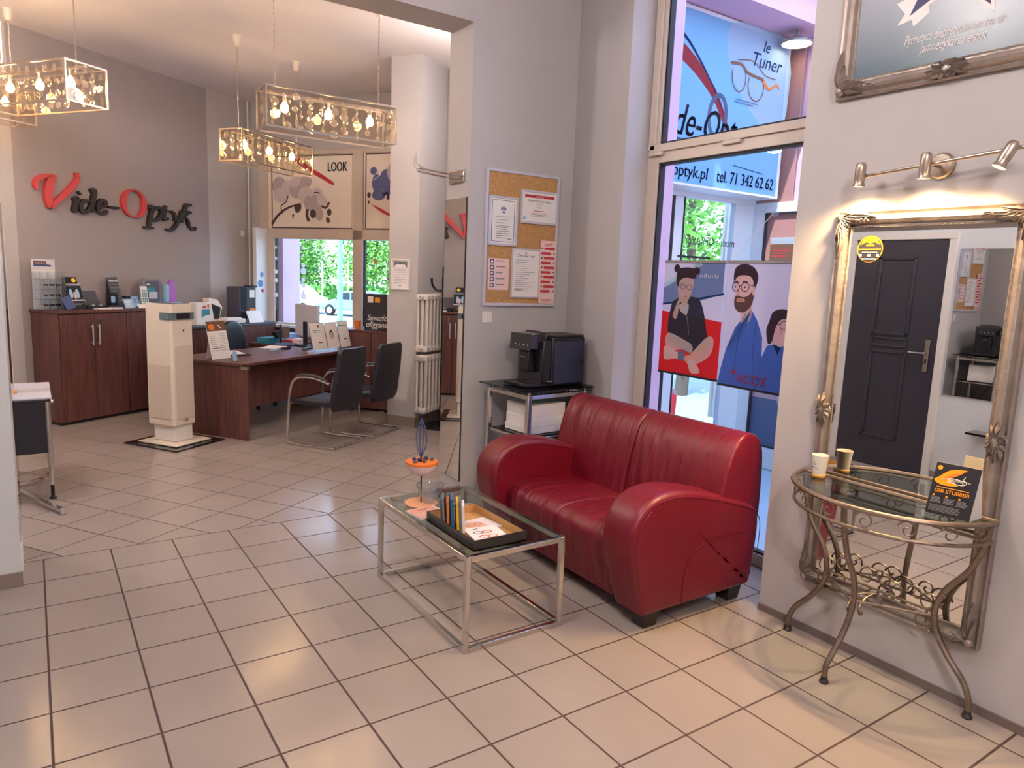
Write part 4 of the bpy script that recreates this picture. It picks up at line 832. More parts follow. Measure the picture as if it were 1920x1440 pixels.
for k in range(8):
    t = pi*(k+.5)/8; p = (3.066-(Dp-.012)*sin(t), cy+(A_-.012)*cos(t), zt2-.044); tg = Vector((-(Dp)*cos(t), -A_*sin(t), 0)).normalized()
    M().tube(spiral(p, .038, 1.25, tg, (0, 0, 1), a0=pi*.9, d=-1), .0032, seg=6).build('scroll', 'pewter', co)
for k in range(3):
    p = (3.066, cy+.22-.22*k, zt2-.044); M().tube(spiral(p, .036, 1.25, (0, -1, 0), (0, 0, 1), a0=pi, d=-1), .003, seg=6).build('scroll', 'pewter', co)
def leg(top, out, pts, nm='leg'):
    # pts: (outward offset, z) along the S curve
    P_ = cat_curve([(top[0]+out[0]*o_, top[1]+out[1]*o_, z_) for o_, z_ in pts], 7)
    M().tube(P_, .0125, seg=10).build(nm, 'pewter', co)
    e = P_[-1]; M().lathe([(0, 0), (.019, 0), (.020, .008), (.015, .016), (.013, .03), (0, .03)], (e.x, e.y, 0), 14).build('foot', 'dark_metal', co)
S_ = [(0, .80), (-.01, .72), (-.05, .60), (-.125, .49), (-.155, .40), (-.145, .31), (-.09, .22), (-.02, .14), (.01, .07), (.012, .012)]
leg((3.05, cy+A_-.015), (0, 1), S_)
leg((3.05, cy-A_+.015), (0, -1), S_)
leg((3.066-(Dp-.02)*sin(pi*.33), cy+(A_-.02)*cos(pi*.47)+.0), (-.9, .2), [(0, .80), (-.01, .72), (-.05, .58), (-.11, .46), (-.125, .36), (-.10, .26), (-.05, .16), (0, .08), (.005, .012)])
# lower stretcher with scrolls between the legs
m = M(); m.tube([(3.05, cy+.24, .375), (3.05, cy-.24, .375)], .006); m.tube([(3.05, cy+.24, .36), (2.88, cy+.02, .36), (3.05, cy-.24, .36)], .005); m.build('stretcher', 'pewter', co)
U_, V_ = (0, -1, 0), (0, 0, 1)
for y, z_, r, a0, d_ in ((.235, .405, .05, pi*1.2, -1), (.17, .43, .04, -.3, 1), (.235, .325, .05, .8*pi, 1), (.05, .42, .05, 0, 1), (-.02, .43, .045, pi, -1), (-.07, .40, .05, pi, -1), (-.0, .33, .05, .6*pi, 1), (-.215, .405, .05, 0, 1), (-.16, .425, .035, pi, -1), (-.2, .325, .05, .2*pi, -1)):
    M().tube(spiral((3.05, cy+y, z_), r, 1.15, U_, V_, a0=a0, d=d_), .0042, seg=6).build('scroll', 'pewter', co)
for y, x in ((.02, 2.95), (.06, 2.93)): M().tube(cat_curve([(3.05, cy, .36), (3.0, cy+y, .34), (x, cy+y, .30), (x+.02, cy+y, .28)], 5), .005).ball((x+.02, cy+y, .278), .011, seg=10).build('curl', 'pewter', co)
# cup and card
cu = thing('cup', 'white takeaway style cup with a tan base at the left end of the console', 'cup', (3.005, -2.765, zt2+.004))
c = (3.0, -2.762, zt2+.004)
M().lathe([(0, 0), (.028, 0), (.031, .004), (.031, .012), (.027, .016)], c, 28).build('base', 'cup_tan', cu)
M().lathe([(.0, .014), (.027, .014), (.0375, .104), (.035, .104), (.026, .02), (0, .02)], c, 32).build('body', 'cup_white', cu)
d = D((c[0]-.0345, c[1]+.018, c[2]+.045), (-.15, -1, 0), (-.12, 0, 1)); d.text('cafe roma', 0, 0, .012, 'ink', width=.036); d.ring(.018, .022, .006, .005, .0015, 'ink'); d.line([(.012, .03), (.024, .03)], .0015, 'ink'); d.build('logo', cu, 'ink')
tcd = thing('table_card', 'black tent card with gold comet print at the right end of the console', 'card', (2.98, -3.35, zt2+.004))
zc = zt2+.0045; p0 = Vector((2.925, -3.275, zc)); U2 = Vector((.16, -1, 0)).normalized(); V2 = Vector((.26, .0, 1)).normalized(); Wd, Ht = .155, .205
q = [p0, p0+U2*Wd, p0+U2*Wd+V2*Ht, p0+V2*Ht]; N2 = U2.cross(V2)
m = M(); m.grid([[tuple(a) for a in q], [tuple(a-N2*.002) for a in q]], cv=True); m.cap([0, 1, 2, 3]); m.cap([4, 5, 6, 7], None, True); m.build('front_panel', 'ink', tcd, smooth=0)
bk = [q[3]-N2*.002, q[2]-N2*.002, q[1]+Vector((.10, .0, 0)), q[0]+Vector((.10, 0, 0))]
m = M(); m.grid([[tuple(a) for a in bk], [tuple(a+Vector((.002, 0, 0))) for a in bk]], cv=True); m.cap([0, 1, 2, 3]); m.cap([4, 5, 6, 7], None, True); m.build('back_panel', 'paper', tcd, smooth=0)
m = M(); m.face([tuple(q[1]), tuple(bk[2]), tuple(q[2])]); m.face([tuple(q[1]+U2*.001), tuple(bk[2]+U2*.001), tuple(q[2]+U2*.001)]); m.build('side_panel', 'paper', tcd, smooth=0)
d = D(tuple(p0), tuple(U2), tuple(V2)); d.ell(.016, .185, .009, .009, 'gold_print')
d.poly([(.005, .135), (.02, .15), (.055, .182), (.11, .19), (.07, .165), (.06, .145), (.09, .125), (.05, .118), (.02, .122)], 'gold_print', 4); d.poly([(.03, .14), (.06, .165), (.1, .18), (.06, .15)], 'orange', 3)
d.line([(.03, .14), (.07, .15), (.115, .143), (.1, .13), (.05, .135)], .0025, 'paper', 5); d.text('KIRINMC', .05, .137, .016, 'paper', sh=.2, width=.06); d.line([(.108, .165), (.105, .15), (.13, .142)], .002, 'paper', 4)
d.lines(.02, .108, .115, 1, .01, .003, 'gold_print'); d.text('SBB STUBBBB', .015, .088, .02, 'gold_print', width=.12, bold=.0008)
for k in range(3): d.ell(.017+.045*k, .075, .004, .004, 'gold_print'); d.lines(.01+.045*k, .066, .038, 5, .0048, .0022, 'ink_grey', .2, k)
d.lines(.01, .036, .11, 6, .0045, .0015, 'ink_grey', .1, 9)
d.build('print', tcd)
SIGN = {
'V': ('R', [([(2.435, 2.362), (2.426, 2.403), (2.451, 2.458), (2.514, 2.498), (2.581, 2.513), (2.649, 2.512)], 0.033), ([(2.603, 2.51), (2.563, 2.4), (2.55, 2.282), (2.568, 2.193)], 0.0627), ([(2.568, 2.193), (2.658, 2.283), (2.756, 2.37), (2.831, 2.45), (2.877, 2.516), (2.875, 2.581)], 0.0396)]) ,
'i': ('B', [([(2.817, 2.295), (2.866, 2.323), (2.844, 2.249), (2.822, 2.186), (2.859, 2.201)], 0.0363), ([(2.887, 2.369), (2.9, 2.382)], 0.0396)]) ,
'd': ('B', [([(3.006, 2.3), (2.944, 2.304), (2.904, 2.244), (2.913, 2.184), (2.969, 2.189), (3.016, 2.245)], 0.033), ([(3.025, 2.414), (3.076, 2.425), (3.044, 2.304), (3.02, 2.217), (3.064, 2.204)], 0.0363)]) ,
'e': ('B', [([(3.104, 2.242), (3.183, 2.273), (3.199, 2.321), (3.154, 2.327), (3.106, 2.276), (3.103, 2.214), (3.146, 2.184), (3.22, 2.219)], 0.033)]) ,
'hyphen': ('B', [([(3.235, 2.267), (3.363, 2.268)], 0.0264)]) ,
'O': ('R', [('ring', (3.564, 2.339), 0.168, 0.159)]) ,
'p': ('B', [([(3.74, 2.312), (3.815, 2.326), (3.78, 2.2), (3.752, 2.087)], 0.0363), ([(3.686, 2.082), (3.82, 2.08)], 0.0264), ([(3.805, 2.27), (3.876, 2.326), (3.944, 2.315), (3.933, 2.239), (3.862, 2.176), (3.786, 2.182)], 0.033)]) ,
't': ('B', [([(4.008, 2.359), (3.981, 2.268), (3.97, 2.198), (4.042, 2.211)], 0.033), ([(3.913, 2.299), (4.077, 2.302)], 0.0231)]) ,
'y': ('B', [([(4.085, 2.297), (4.132, 2.282), (4.145, 2.188)], 0.033), ([(4.248, 2.319), (4.202, 2.212), (4.134, 2.116), (4.068, 2.073), (4.005, 2.081)], 0.0297)]) ,
'k': ('B', [([(4.401, 2.406), (4.325, 2.398), (4.28, 2.309), (4.242, 2.183)], 0.033), ([(4.398, 2.307), (4.356, 2.316), (4.278, 2.251)], 0.0264), ([(4.278, 2.251), (4.336, 2.223), (4.358, 2.147), (4.408, 2.104), (4.469, 2.129)], 0.0297)]) ,
}
# ================= BACK ROOM (coordinates a, b along the rotated walls)
def th_ab(name, label, cat, a, b, z=0, group=None): return thing(name, label, cat, W(a, b, z), TH, group)
# wall lettering
ws = th_ab('wall_lettering', 'raised red and black shop name lettering on the dark grey wall', 'sign', 3.4, 3.38, 2.08)
NIB = (cos(radians(35)), sin(radians(35)))
for k_, (c_, ss) in SIGN.items():
    m = M(True)
    for s_ in ss:
        if s_[0] == 'ring':
            (x, z_), rx, rz_ = s_[1], s_[2], s_[3]; n = 36; out = []; inn = []
            for j in range(n):
                t = 2*pi*j/n; w_ = .018+.045*abs(cos(t+.25)); out.append((x+rx*cos(t), z_+rz_*sin(t))); inn.append((x+(rx-w_)*cos(t), z_+(rz_-.016-.0*w_)*sin(t)))
            f_ = lambda p, d: (p[0], d, p[1])
            m.grid([[f_(p, 3.375) for p in inn], [f_(p, 3.375) for p in out], [f_(p, 3.42) for p in out], [f_(p, 3.42) for p in inn]], cu=True, cv=True)
        else:
            pts, w_ = s_; P_ = cat_curve([(p[0], 0, p[1]) for p in pts], 5) if len(pts) > 2 else [Vector((p[0], 0, p[1])) for p in pts]
            rows = []; n = len(P_)
            for j, p in enumerate(P_):
                a_, b_ = P_[max(0, j-1)], P_[min(n-1, j+1)]; t = (b_-a_).normalized(); nx, nz = -t.z, t.x
                k2 = .42+.58*abs(nx*NIB[0]+nz*NIB[1]*-1); hw = w_*k2*.72; e = min(1, .75+.25*sin(pi*j/(n-1)))
                rows.append([(p.x+nx*hw*e, 3.375, p.z+nz*hw*e), (p.x-nx*hw*e, 3.375, p.z-nz*hw*e), (p.x-nx*hw*e, 3.42, p.z-nz*hw*e), (p.x+nx*hw*e, 3.42, p.z+nz*hw*e)])
            ids = m.grid(rows, cv=True); m.cap(ids[0], None, True); m.cap(ids[-1])
    m.build('letter', 'red_paint' if c_ == 'R' else 'sign_black', ws, smooth=30)
# cabinets: three doors wide, dark walnut
cbn = []
for i, (a0, a1, lb) in enumerate(((2.30, 3.06, 'dark walnut cupboard with two doors and metal handles at the left'), (3.065, 3.56, 'dark walnut cupboard unit behind the white air purifier tower'))):
    c = th_ab('cabinet', lb, 'cabinet', (a0+a1)/2, 3.2)
    B(a0, a1, 3.0, 3.40, .03, 1.135, 'body', 'walnut', c, ab=True, bevel=.002); B(a0, a1, 3.02, 3.40, 0, .03, 'plinth', 'gloss_black', c, ab=True, smooth=0)
    ds = ((a0+.012, (a0+a1)/2+.0-.002), ((a0+a1)/2+.002, a1-.003)) if i == 0 else ((a0+.003, a1-.003),)
    for j, (d0, d1_) in enumerate(ds):
        dd = B(d0, d1_, 2.98, 3.0, .035, 1.125, 'door', 'walnut', c, ab=True, bevel=.0015)
        if i == 0:
            h0 = (d1_-.04) if j == 0 else (d0+.03)
            m = M(True); m.box(h0-.008, h0+.006, 2.945, 2.952, .80, 1.02); m.box(h0-.006, h0+.004, 2.952, 2.98, .82, .83); m.box(h0-.006, h0+.004, 2.952, 2.98, .99, 1.0); m.build('handle', 'rim', dd, bevel=.002)
    B(a0-.008, a1, 2.97, 3.41, 1.137, 1.165, 'top', 'walnut', c, ab=True, bevel=.002)
    if i == 0: M(True).lathe([(0, 0), (.012, 0), (.010, .006), (0, .006)], (2.735, 2.98, 1.075), 14, axis=(0, -1, 0)).box(2.733, 2.741, 2.94, 2.975, 1.0, 1.07).build('lock_key', 'chrome', c)
z0 = 1.166
# spectacle display with rows of frames
e = th_ab('eyewear_display', 'clear acrylic spectacle display with a white header at the left end of the cupboard', 'display', 2.38, 3.22, z0)
B(2.26, 2.50, 3.28, 3.285, z0, z0+.50, 'back_panel', 'paper', e, ab=True, smooth=0)
d = D((2.26, 3.279, z0+.40), (1, 0, 0), (0, 0, 1), ab=True); d.rect(0, 0, .24, .1, 'b_white'); d.poly([(.02, .03), (.02, .085), (.15, .08), (.15, .05), (.2, .045), (.2, .03), (.07, .03)], 'ink_blue'); d.rect(.03, .05, .11, .03, 'brown'); d.text('EYEWEAR', .035, .055, .024, 'pink_paper', width=.1); d.build('header_print', e)
m = M(True)
for a in (2.26, 2.335, 2.42, 2.50): m.box(a-.002, a+.002, 3.14, 3.28, z0, z0+.38)
for q in range(4): m.box(2.26, 2.50, 3.14, 3.28, z0+.003+.10*q, z0+.007+.10*q)
m.build('shelf', 'clear_acrylic', e, smooth=0)
k = 0
for r_ in range(3):
    for c_ in range(4 if r_ == 2 else 3):
        a, zz = 2.285+.062*c_+.004*r_, z0+.05+.10*r_; b_ = 3.13; m = M(True)
        for s_ in (-1, 1):
            m.tube([(a+s_*.013+.011*cos(t*pi/5), b_, zz+.009*sin(t*pi/5)) for t in range(10)], .0022, seg=5, closed=True)
            m.face([(a+s_*.013+.01*cos(t*pi/5), b_, zz+.008*sin(t*pi/5)) for t in range(10)], 'gloss_black')
            m.tube([(a+s_*.024, b_, zz+.004), (a+s_*.024, b_+.08, zz+.002)], .0015, seg=4)
        m.build('spectacles', ['brown', 'ink', 'gloss_black'][k % 3], None, label=['bottom', 'middle', 'top'][r_]+' shelf spectacles on the acrylic display, '+(['leftmost', 'second from left', 'third from left', 'rightmost'][c_]), cat='glasses', group='spectacles on the acrylic display'); k += 1
bd = th_ab('counter_display', 'black counter display with glasses picture and yellow dot on the cupboard', 'display', 2.58, 3.2, z0)
m = M(True); m.grid([[(2.515, 3.10, z0), (2.69, 3.10, z0), (2.66, 3.20, z0+.33), (2.52, 3.20, z0+.33)], [(2.515, 3.22, z0), (2.69, 3.22, z0), (2.66, 3.215, z0+.33), (2.52, 3.215, z0+.33)]], cu=False, cv=True); m.cap([0, 1, 2, 3], None, True); m.cap([4, 5, 6, 7]); m.build('body', 'ink', bd, smooth=0)
d = D((2.512, 3.097, z0), (1, 0, 0), (0, .29, .957), ab=True); d.rect(.01, .10, .165, .16, 'b_slate'); d.rect(.012, .11, .16, .14, 'ink'); d.ell(.05, .17, .02, .05, 'light_blue'); d.ell(.12, .17, .02, .05, 'light_blue'); d.ell(.09, .15, .018, .04, 'skin'); d.rect(.0, .092, .185, .008, 'paper'); d.rect(.01, .265, .155, .006, 'paper'); d.ell(.11, .31, .025, .022, 'yellow'); d.lines(.02, .06, .14, 3, .012, .004, 'ink_grey'); d.build('print', bd)
sm = th_ab('tablet_stand', 'small tablet leaning on a stand at the cupboard front', 'tablet', 2.46, 3.04, z0)
m = M(True); m.bar((2.47, 3.02, z0+.012), (2.43, 3.06, z0+.135), .10, .008, upv=(0, -1, 0)); m.build('tablet', 'ink_blue', sm, smooth=0); m = M(True); m.box(2.40, 2.48, 3.05, 3.09, z0, z0+.012); m.bar((2.44, 3.085, z0), (2.44, 3.06, z0+.09), .03, .004); m.build('stand', 'slate', sm, smooth=0)
lt = th_ab('display_tray', 'open black display case with flat samples on the cupboard', 'display', 2.86, 3.2, z0)
m = M(True); m.box(2.71, 3.0, 3.11, 3.3, z0, z0+.03); m.build('base', 'ink', lt, smooth=0)
m = M(True); m.bar((2.855, 3.30, z0+.03), (2.855, 3.36, z0+.18), .28, .012, upv=(0, 1, 0)); m.build('lid', 'slate', lt, smooth=0)
M(True).box(2.79, 2.82, 3.14, 3.17, z0+.03, z0+.042).box(2.88, 2.91, 3.14, 3.17, z0+.03, z0+.042).build('clasp', 'rim', lt, smooth=0)
m = M(True); m.box(2.77, 2.93, 3.02, 3.10, z0, z0+.012); o = m.build('order_pad', 'paper', None, label='white order pad with a pen on the cupboard edge', cat='notepad', smooth=0)
m = M(True); m.box(2.945, 3.045, 3.0, 3.10, z0, z0+.015, 'paper'); m.box(2.955, 3.035, 3.01, 3.09, z0+.015, z0+.02, 'ink_grey'); m.build('sample_card', 'paper', None, label='grey printed sample card between pads on the cupboard', cat='card', smooth=0)
m = M(True); m.box(3.03, 3.12, 3.16, 3.24, z0, z0+.16); o = m.build('gift_box', 'ink', None, label='small black box with a pale blue square, mid cupboard', cat='box', bevel=.002)
d = D((3.03, 3.159, z0+.06), (1, 0, 0), (0, 0, 1), ab=True); d.rect(.0, 0, .05, .07, 'light_blue', .008); ob = d.build('label', o)
m = M(True); m.box(3.29, 3.37, 3.25, 3.32, z0, z0+.12); m.build('black_box', 'ink', None, label='flat black box behind the blue leaflets on the cupboard', cat='box', smooth=0)
ca_ = th_ab('calendar', 'grey desk calendar with a grid of dates on the cupboard', 'calendar', 3.2, 3.3, z0)
m = M(True); m.bar((3.21, 3.26, z0+.005), (3.18, 3.33, z0+.33), .13, .004, upv=(0, -1, 0)); m.bar((3.21, 3.38, z0+.005), (3.18, 3.335, z0+.33), .13, .004, upv=(0, -1, 0)); m.build('card', 'slate', ca_, smooth=0)
d = D((3.145, 3.255, z0+.008), (1, 0, 0), (-.09, .21, .97), ab=True)
for r_ in range(6):
    for c_ in range(5): d.rect(.012+.024*c_, .06+.036*r_, .014, .02, 'ink_grey')
d.rect(.01, .28, .11, .014, 'paper'); d.build('dates', ca_)
def lean(name, label, cat, a, b, zb_, w, h, th, mat, back=.05, art=None, rz=0, parent=None):
    o = th_ab(name, label, cat, a, b, zb_); m = M(True); c, s = cos(rz), sin(rz)
    m.T = Matrix(((c, -s, 0, a), (s, c, 0, b), (0, 0, 1, zb_), (0, 0, 0, 1)))
    m.grid([[(-w/2, 0, 0), (w/2, 0, 0), (w/2, back, h), (-w/2, back, h)], [(-w/2, th, 0), (w/2, th, 0), (w/2, back+th, h), (-w/2, back+th, h)]], cv=True); m.cap([0, 1, 2, 3], None, True); m.cap([4, 5, 6, 7]); m.build('panel', mat, o, smooth=0)
    m = M(True); m.T = Matrix(((c, -s, 0, a), (s, c, 0, b), (0, 0, 1, zb_), (0, 0, 0, 1))); m.grid([[(-w*.3, back+th, h*.7), (w*.3, back+th, h*.7)], [(-w*.3, back+.05, 0), (w*.3, back+.05, 0)]]); m.build('strut', mat, o, smooth=0)
    if art:
        O = (a-c*w/2, b-s*w/2, zb_); d = D(O, (c, s, 0), (-s*back, c*back, h), ab=True); art(d, w, sqrt(h*h+back*back)); d.build('print', o)
    return o
lean('blue_leaflet', 'pale blue leaflet leaning on the cupboard, nearest the grey card', 'leaflet', 3.19, 3.06, z0, .12, .10, .003, 'light_blue', .05, lambda d, w, h: d.lines(.02, h-.03, w-.04, 4, .02, .008, 'paper'))
lean('blue_leaflet', 'mid blue leaflet standing behind the pale one on the cupboard', 'leaflet', 3.33, 3.13, z0, .10, .13, .003, 'b_slate', .04, lambda d, w, h: (d.rect(.01, .01, w-.02, h-.02, 'light_blue'), d.lines(.02, h-.04, w-.04, 3, .02, .008, 'blue')))
lean('blue_leaflet', 'low white leaflet lying in front on the cupboard', 'leaflet', 3.33, 3.02, z0, .12, .04, .003, 'paper', .04)
lean('price_list', 'tall white card with a turquoise grid at the purifier side of the cupboard', 'card', 3.43, 3.10, z0, .09, .24, .006, 'paper', .04, lambda d, w, h: [d.rect(.012+.024*(q % 3), .03+.03*(q//3), .016, .02, 'teal') for q in range(18)])
rd = th_ab('brochure_display', 'rounded grey and purple product display at the right end of the cupboard', 'display', 3.68, 3.22, z0)
m = M(True); pr = [(3.50, 0), (3.50, .27)]+[(3.55-.05*cos(t*pi/12), .27+.05*sin(t*pi/12)) for t in range(7)]+[(3.74, .32), (3.78, .28), (3.78, 0)]
m.prism(pr, lambda p, d_: (p[0], d_, z0+p[1]), 3.24, 3.30); m.build('back', 'ink_grey', rd, smooth=0)
B(3.50, 3.95, 3.12, 3.30, z0, z0+.05, 'base', 'light_blue', rd, ab=True, bevel=.003)
m = M(True); m.prism([(3.86, .05), (3.95, .05), (3.93, .32), (3.89, .32), (3.85, .26), (3.82, .18)], lambda p, d_: (p[0], d_, z0+p[1]), 3.2, 3.25); m.build('side_wing', 'purple', rd, smooth=0); B(3.79, 3.84, 3.19, 3.25, z0+.05, z0+.26, 'tube', 'light_blue', rd, ab=True, bevel=.01)
d = D((3.54, 3.239, z0+.05), (1, 0, 0), (0, 0, 1), ab=True); d.rect(0, 0, .2, .25, 'slate', .03); d.rect(.02, .12, .12, .05, 'teal'); d.rect(.05, .04, .12, .08, 'print_grey', .01); d.rect(.02, .20, .05, .015, 'paper'); d.build('print', rd)
# low counter along the wall to the corner
lc = th_ab('low_counter', 'low dark walnut counter running along the wall to the corner behind the desk', 'cabinet', 4.45, 3.1)
B(3.58, 5.28, 2.84, 3.41, .04, .915, 'body', 'walnut', lc, ab=True, smooth=0); B(3.57, 5.29, 2.82, 3.415, .917, .945, 'top', 'slate', lc, ab=True, bevel=.002)
zc2 = .946
bx_ = th_ab('product_box', 'white cardboard box with a teal wave behind the purifier tower', 'box', 4.1, 3.0, zc2); B(4.0, 4.22, 2.94, 3.06, zc2, zc2+.27, 'carton', 'paper', bx_, ab=True, bevel=.002)
d = D((4.0, 2.939, zc2), (1, 0, 0), (0, 0, 1), ab=True); d.poly([(.08, .08), (.12, .11), (.21, .12), (.21, .19), (.08, .19)], 'teal'); d.rect(.1, .2, .05, .03, 'red_print'); d.rect(.17, .2, .03, .05, 'orange'); d.build('print', bx_)
m = M(True); m.prism([(4.30, 0), (4.44, 0), (4.46, .1), (4.50, .2), (4.42, .3), (4.28, .32)], lambda p, d_: (p[0], d_, zc2+p[1]), 3.02, 3.12, 'paper_warm'); m.prism([(4.36, .06), (4.44, .06), (4.47, .2), (4.32, .25)], lambda p, d_: (p[0], d_, zc2+p[1]), 3.015, 3.02, 'ink'); m.build('carton', 'paper_warm', None, label='open kraft and black carton on the low counter', cat='box', smooth=0)
pr_ = th_ab('printer', 'low white printer with paper on top on the counter', 'printer', 4.6, 3.0, zc2); B(4.4, 4.72, 2.84, 3.005, zc2, zc2+.06, 'body', 'white_paint', pr_, ab=True, bevel=.01); B(4.42, 4.66, 2.86, 2.99, zc2+.06, zc2+.075, 'paper_stack', 'paper', pr_, ab=True, smooth=0)
tw = th_ab('product_display', 'tall dark box display with cream and orange squares by the street window', 'display', 4.95, 3.1, zc2)
B(4.78, 5.06, 2.98, 3.2, zc2, zc2+.46, 'body', 'jacket_dark', tw, ab=True, bevel=.003); B(5.06, 5.12, 2.98, 3.2, zc2, zc2+.45, 'side_panel', 'white_paint', tw, ab=True, bevel=.003); B(4.765, 4.78, 2.98, 3.2, zc2, zc2+.46, 'edge_panel', 'slate', tw, ab=True)
d = D((4.78, 2.979, zc2), (1, 0, 0), (0, 0, 1), ab=True); d.rect(.17, .32, .09, .1, 'paper_warm'); d.rect(.17, .12, .09, .06, 'orange'); d.rect(.0, 0, .11, .46, 'ink'); d.ell(.03, .15, .015, .015, 'slate'); d.build('print', tw)
m = M(True); m.box(4.98, 5.12, 3.0, 3.1, zc2+.463, zc2+.475); m.build('black_case', 'ink', None, label='thin black case lying on top of the dark box display', cat='case', smooth=0)
lean('paper_holder', 'white papers on a sloping holder at the window side of the counter', 'paper holder', 4.93, 2.84, zc2, .26, .15, .01, 'paper', .07)
# desk
dk = th_ab('desk', 'dark walnut office desk with side panel facing the room', 'desk', 3.6, 1.5)
B(2.72, 4.62, 1.06, 1.98, .725, .752, 'desktop', 'walnut', dk, ab=True, bevel=.003)
B(2.745, 2.77, 1.03, 1.93, 0, .724, 'side_panel', 'walnut', dk, ab=True, bevel=.002); B(4.56, 4.585, 1.1, 1.93, 0, .724, 'side_panel', 'walnut', dk, ab=True, bevel=.002)
B(2.771, 4.559, 1.26, 1.28, .26, .724, 'modesty_panel', 'walnut', dk, ab=True, smooth=0); B(2.735, 2.775, 1.02, 1.10, .695, .722, 'metal_plate', 'brushed_steel', dk, ab=True, smooth=0)
cp = th_ab('computer_tower', 'black computer case standing under the desk', 'computer', 2.95, 1.5); B(2.84, 3.06, 1.32, 1.75, .02, .44, 'case', 'black_plastic', cp, ab=True, bevel=.006); B(2.86, 3.04, 1.35, 1.72, 0, .02, 'foot', 'ink', cp, ab=True)
zd = .7525
def deskart(d, w, h): d.rect(0, 0, w, h, 'paper'); d.rect(0, h*.74, w, h*.26, 'brown'); d.ell(w*.25, h*.85, w*.16, h*.08, 'orange'); d.line([(w*.6, h*.9), (w*.75, h*.8)], .01, 'paper'); d.lines(w*.08, h*.66, w*.38, 9, h*.055, .004, 'ink_grey'); d.lines(w*.54, h*.66, w*.38, 9, h*.055, .004, 'ink_grey', seed=3); d.rect(w*.1, h*.28, w*.45, .006, 'ink_blue')
lean('tent_card', 'large upright leaflet with orange picture on the desk corner', 'leaflet', 2.91, 1.50, zd, .25, .37, .004, 'paper', .08, deskart, rz=0)
lean('card_holder', 'small clear acrylic card holder in front of the upright leaflet', 'holder', 2.80, 1.22, zd, .07, .12, .004, 'clear_acrylic', .02, lambda d, w, h: d.rect(.008, .01, w-.016, h*.75, 'light_blue'))
lt2 = th_ab('document_tray', 'black tray with white paper sheets on the desk corner', 'tray', 3.30, 1.78, zd)
m = M(True); m.prism([(3.02, 1.56), (3.30, 1.48), (3.46, 1.82), (3.2, 1.92)], lambda p, d_: (p[0], p[1], zd+d_), 0, .012); m.build('tray', 'ink', lt2, smooth=0); m = M(True); m.prism([(3.08, 1.60), (3.28, 1.54), (3.41, 1.80), (3.22, 1.86)], lambda p, d_: (p[0], p[1], zd+d_), .0125, .02); m.build('sheet', 'paper', lt2, smooth=0)
for i, (a, b, w_, h_, rz_, zt_, mt, lb) in enumerate(((4.05, 1.83, .30, .21, .3, .008, 'paper', 'loose white papers on the desk behind the flyer stands'), (4.02, 1.62, .12, .06, .2, .02, 'ink', 'black case lying on the desk before the papers'), (4.18, 1.45, .14, .07, .1, .022, 'bluegrey', 'blue grey case lying on the desk beside the acrylic stands'), (3.82, 1.62, .09, .07, 0, .006, 'light_blue', 'pale blue cloth on the desk'), (4.30, 1.86, .22, .15, -.2, .03, 'b_slate', 'blue folder on the desk papers'), (4.54, 1.86, .12, .1, .1, .07, 'pink_paper', 'pink box at the back of the desk'))):
    m = M(True); c, s = cos(rz_), sin(rz_); m.T = Matrix(((c, -s, 0, a), (s, c, 0, b), (0, 0, 1, zd), (0, 0, 0, 1))); m.box(-w_/2, w_/2, -h_/2, h_/2, 0 if i != 4 else .009, zt_ if i != 4 else .03); m.build(['paper_sheets', 'glasses_case', 'glasses_case', 'cleaning_cloth', 'folder', 'small_box'][i], mt, None, label=lb, cat=['paper', 'case', 'case', 'cloth', 'folder', 'box'][i], bevel=.003)
for i, (a, b) in enumerate(((4.00, 2.34), (4.40, 2.50))):
    pass
# flyer stands
def fl1(d, w, h): d.rect(.01, .03, w-.02, h-.04, 'paper_warm'); d.lines(.06, h-.10, w-.13, 2, .018, .007, 'teal'); d.ell(w*.6, h-.05, .012, .016, 'ink'); d.lines(w*.45, .1, .07, 1, .01, .01, 'ink')
def fl2(d, w, h): d.rect(.01, .03, w-.02, h-.04, 'paper_warm'); d.ell(w*.45, h*.55, .035, .055, 'hair'); d.ell(w*.45, h*.50, .024, .045, 'skin')
def fl3(d, w, h): d.rect(.01, .03, w-.02, h-.04, 'paper_warm'); d.lines(w*.4, .12, .08, 1, .01, .01, 'ink'); d.rect(.03, h-.07, w-.06, .01, 'ink_grey')
lean('flyer_stand', 'acrylic stand with a white flyer with teal lines, left of three on the desk', 'flyer stand', 4.06, 1.16, zd, .28, .33, .004, 'clear_acrylic', .08, fl1)
lean('flyer_stand', 'acrylic stand with a portrait flyer, middle of three on the desk', 'flyer stand', 4.29, 1.14, zd, .24, .33, .004, 'clear_acrylic', .08, fl2)
lean('flyer_stand', 'acrylic stand with a plain cream flyer, right of three on the desk', 'flyer stand', 4.49, 1.12, zd, .22, .34, .004, 'clear_acrylic', .08, fl3)
mo = th_ab('monitor', 'flat computer monitor seen edge-on from behind on the desk', 'monitor', 4.55, 1.75, zd)
m = M(True); m.T = Matrix.Translation((4.42, 1.62, zd)) @ Matrix.Rotation(radians(68), 4, 'Z'); m.box(-.26, .26, 0, .03, .12, .50); m.build('screen_housing', 'print_grey', mo, bevel=.008)
m = M(True); m.T = Matrix.Translation((4.42, 1.62, zd)) @ Matrix.Rotation(radians(68), 4, 'Z'); m.box(-.25, .25, -.004, 0, .135, .49); m.build('screen', 'gloss_black', mo, smooth=0)
m = M(True); m.T = Matrix.Translation((4.42, 1.62, zd)) @ Matrix.Rotation(radians(68), 4, 'Z'); m.box(-.03, .03, .03, .055, .02, .3); m.box(-.11, .11, -.04, .12, 0, .02); m.build('stand', 'ink', mo, bevel=.004)
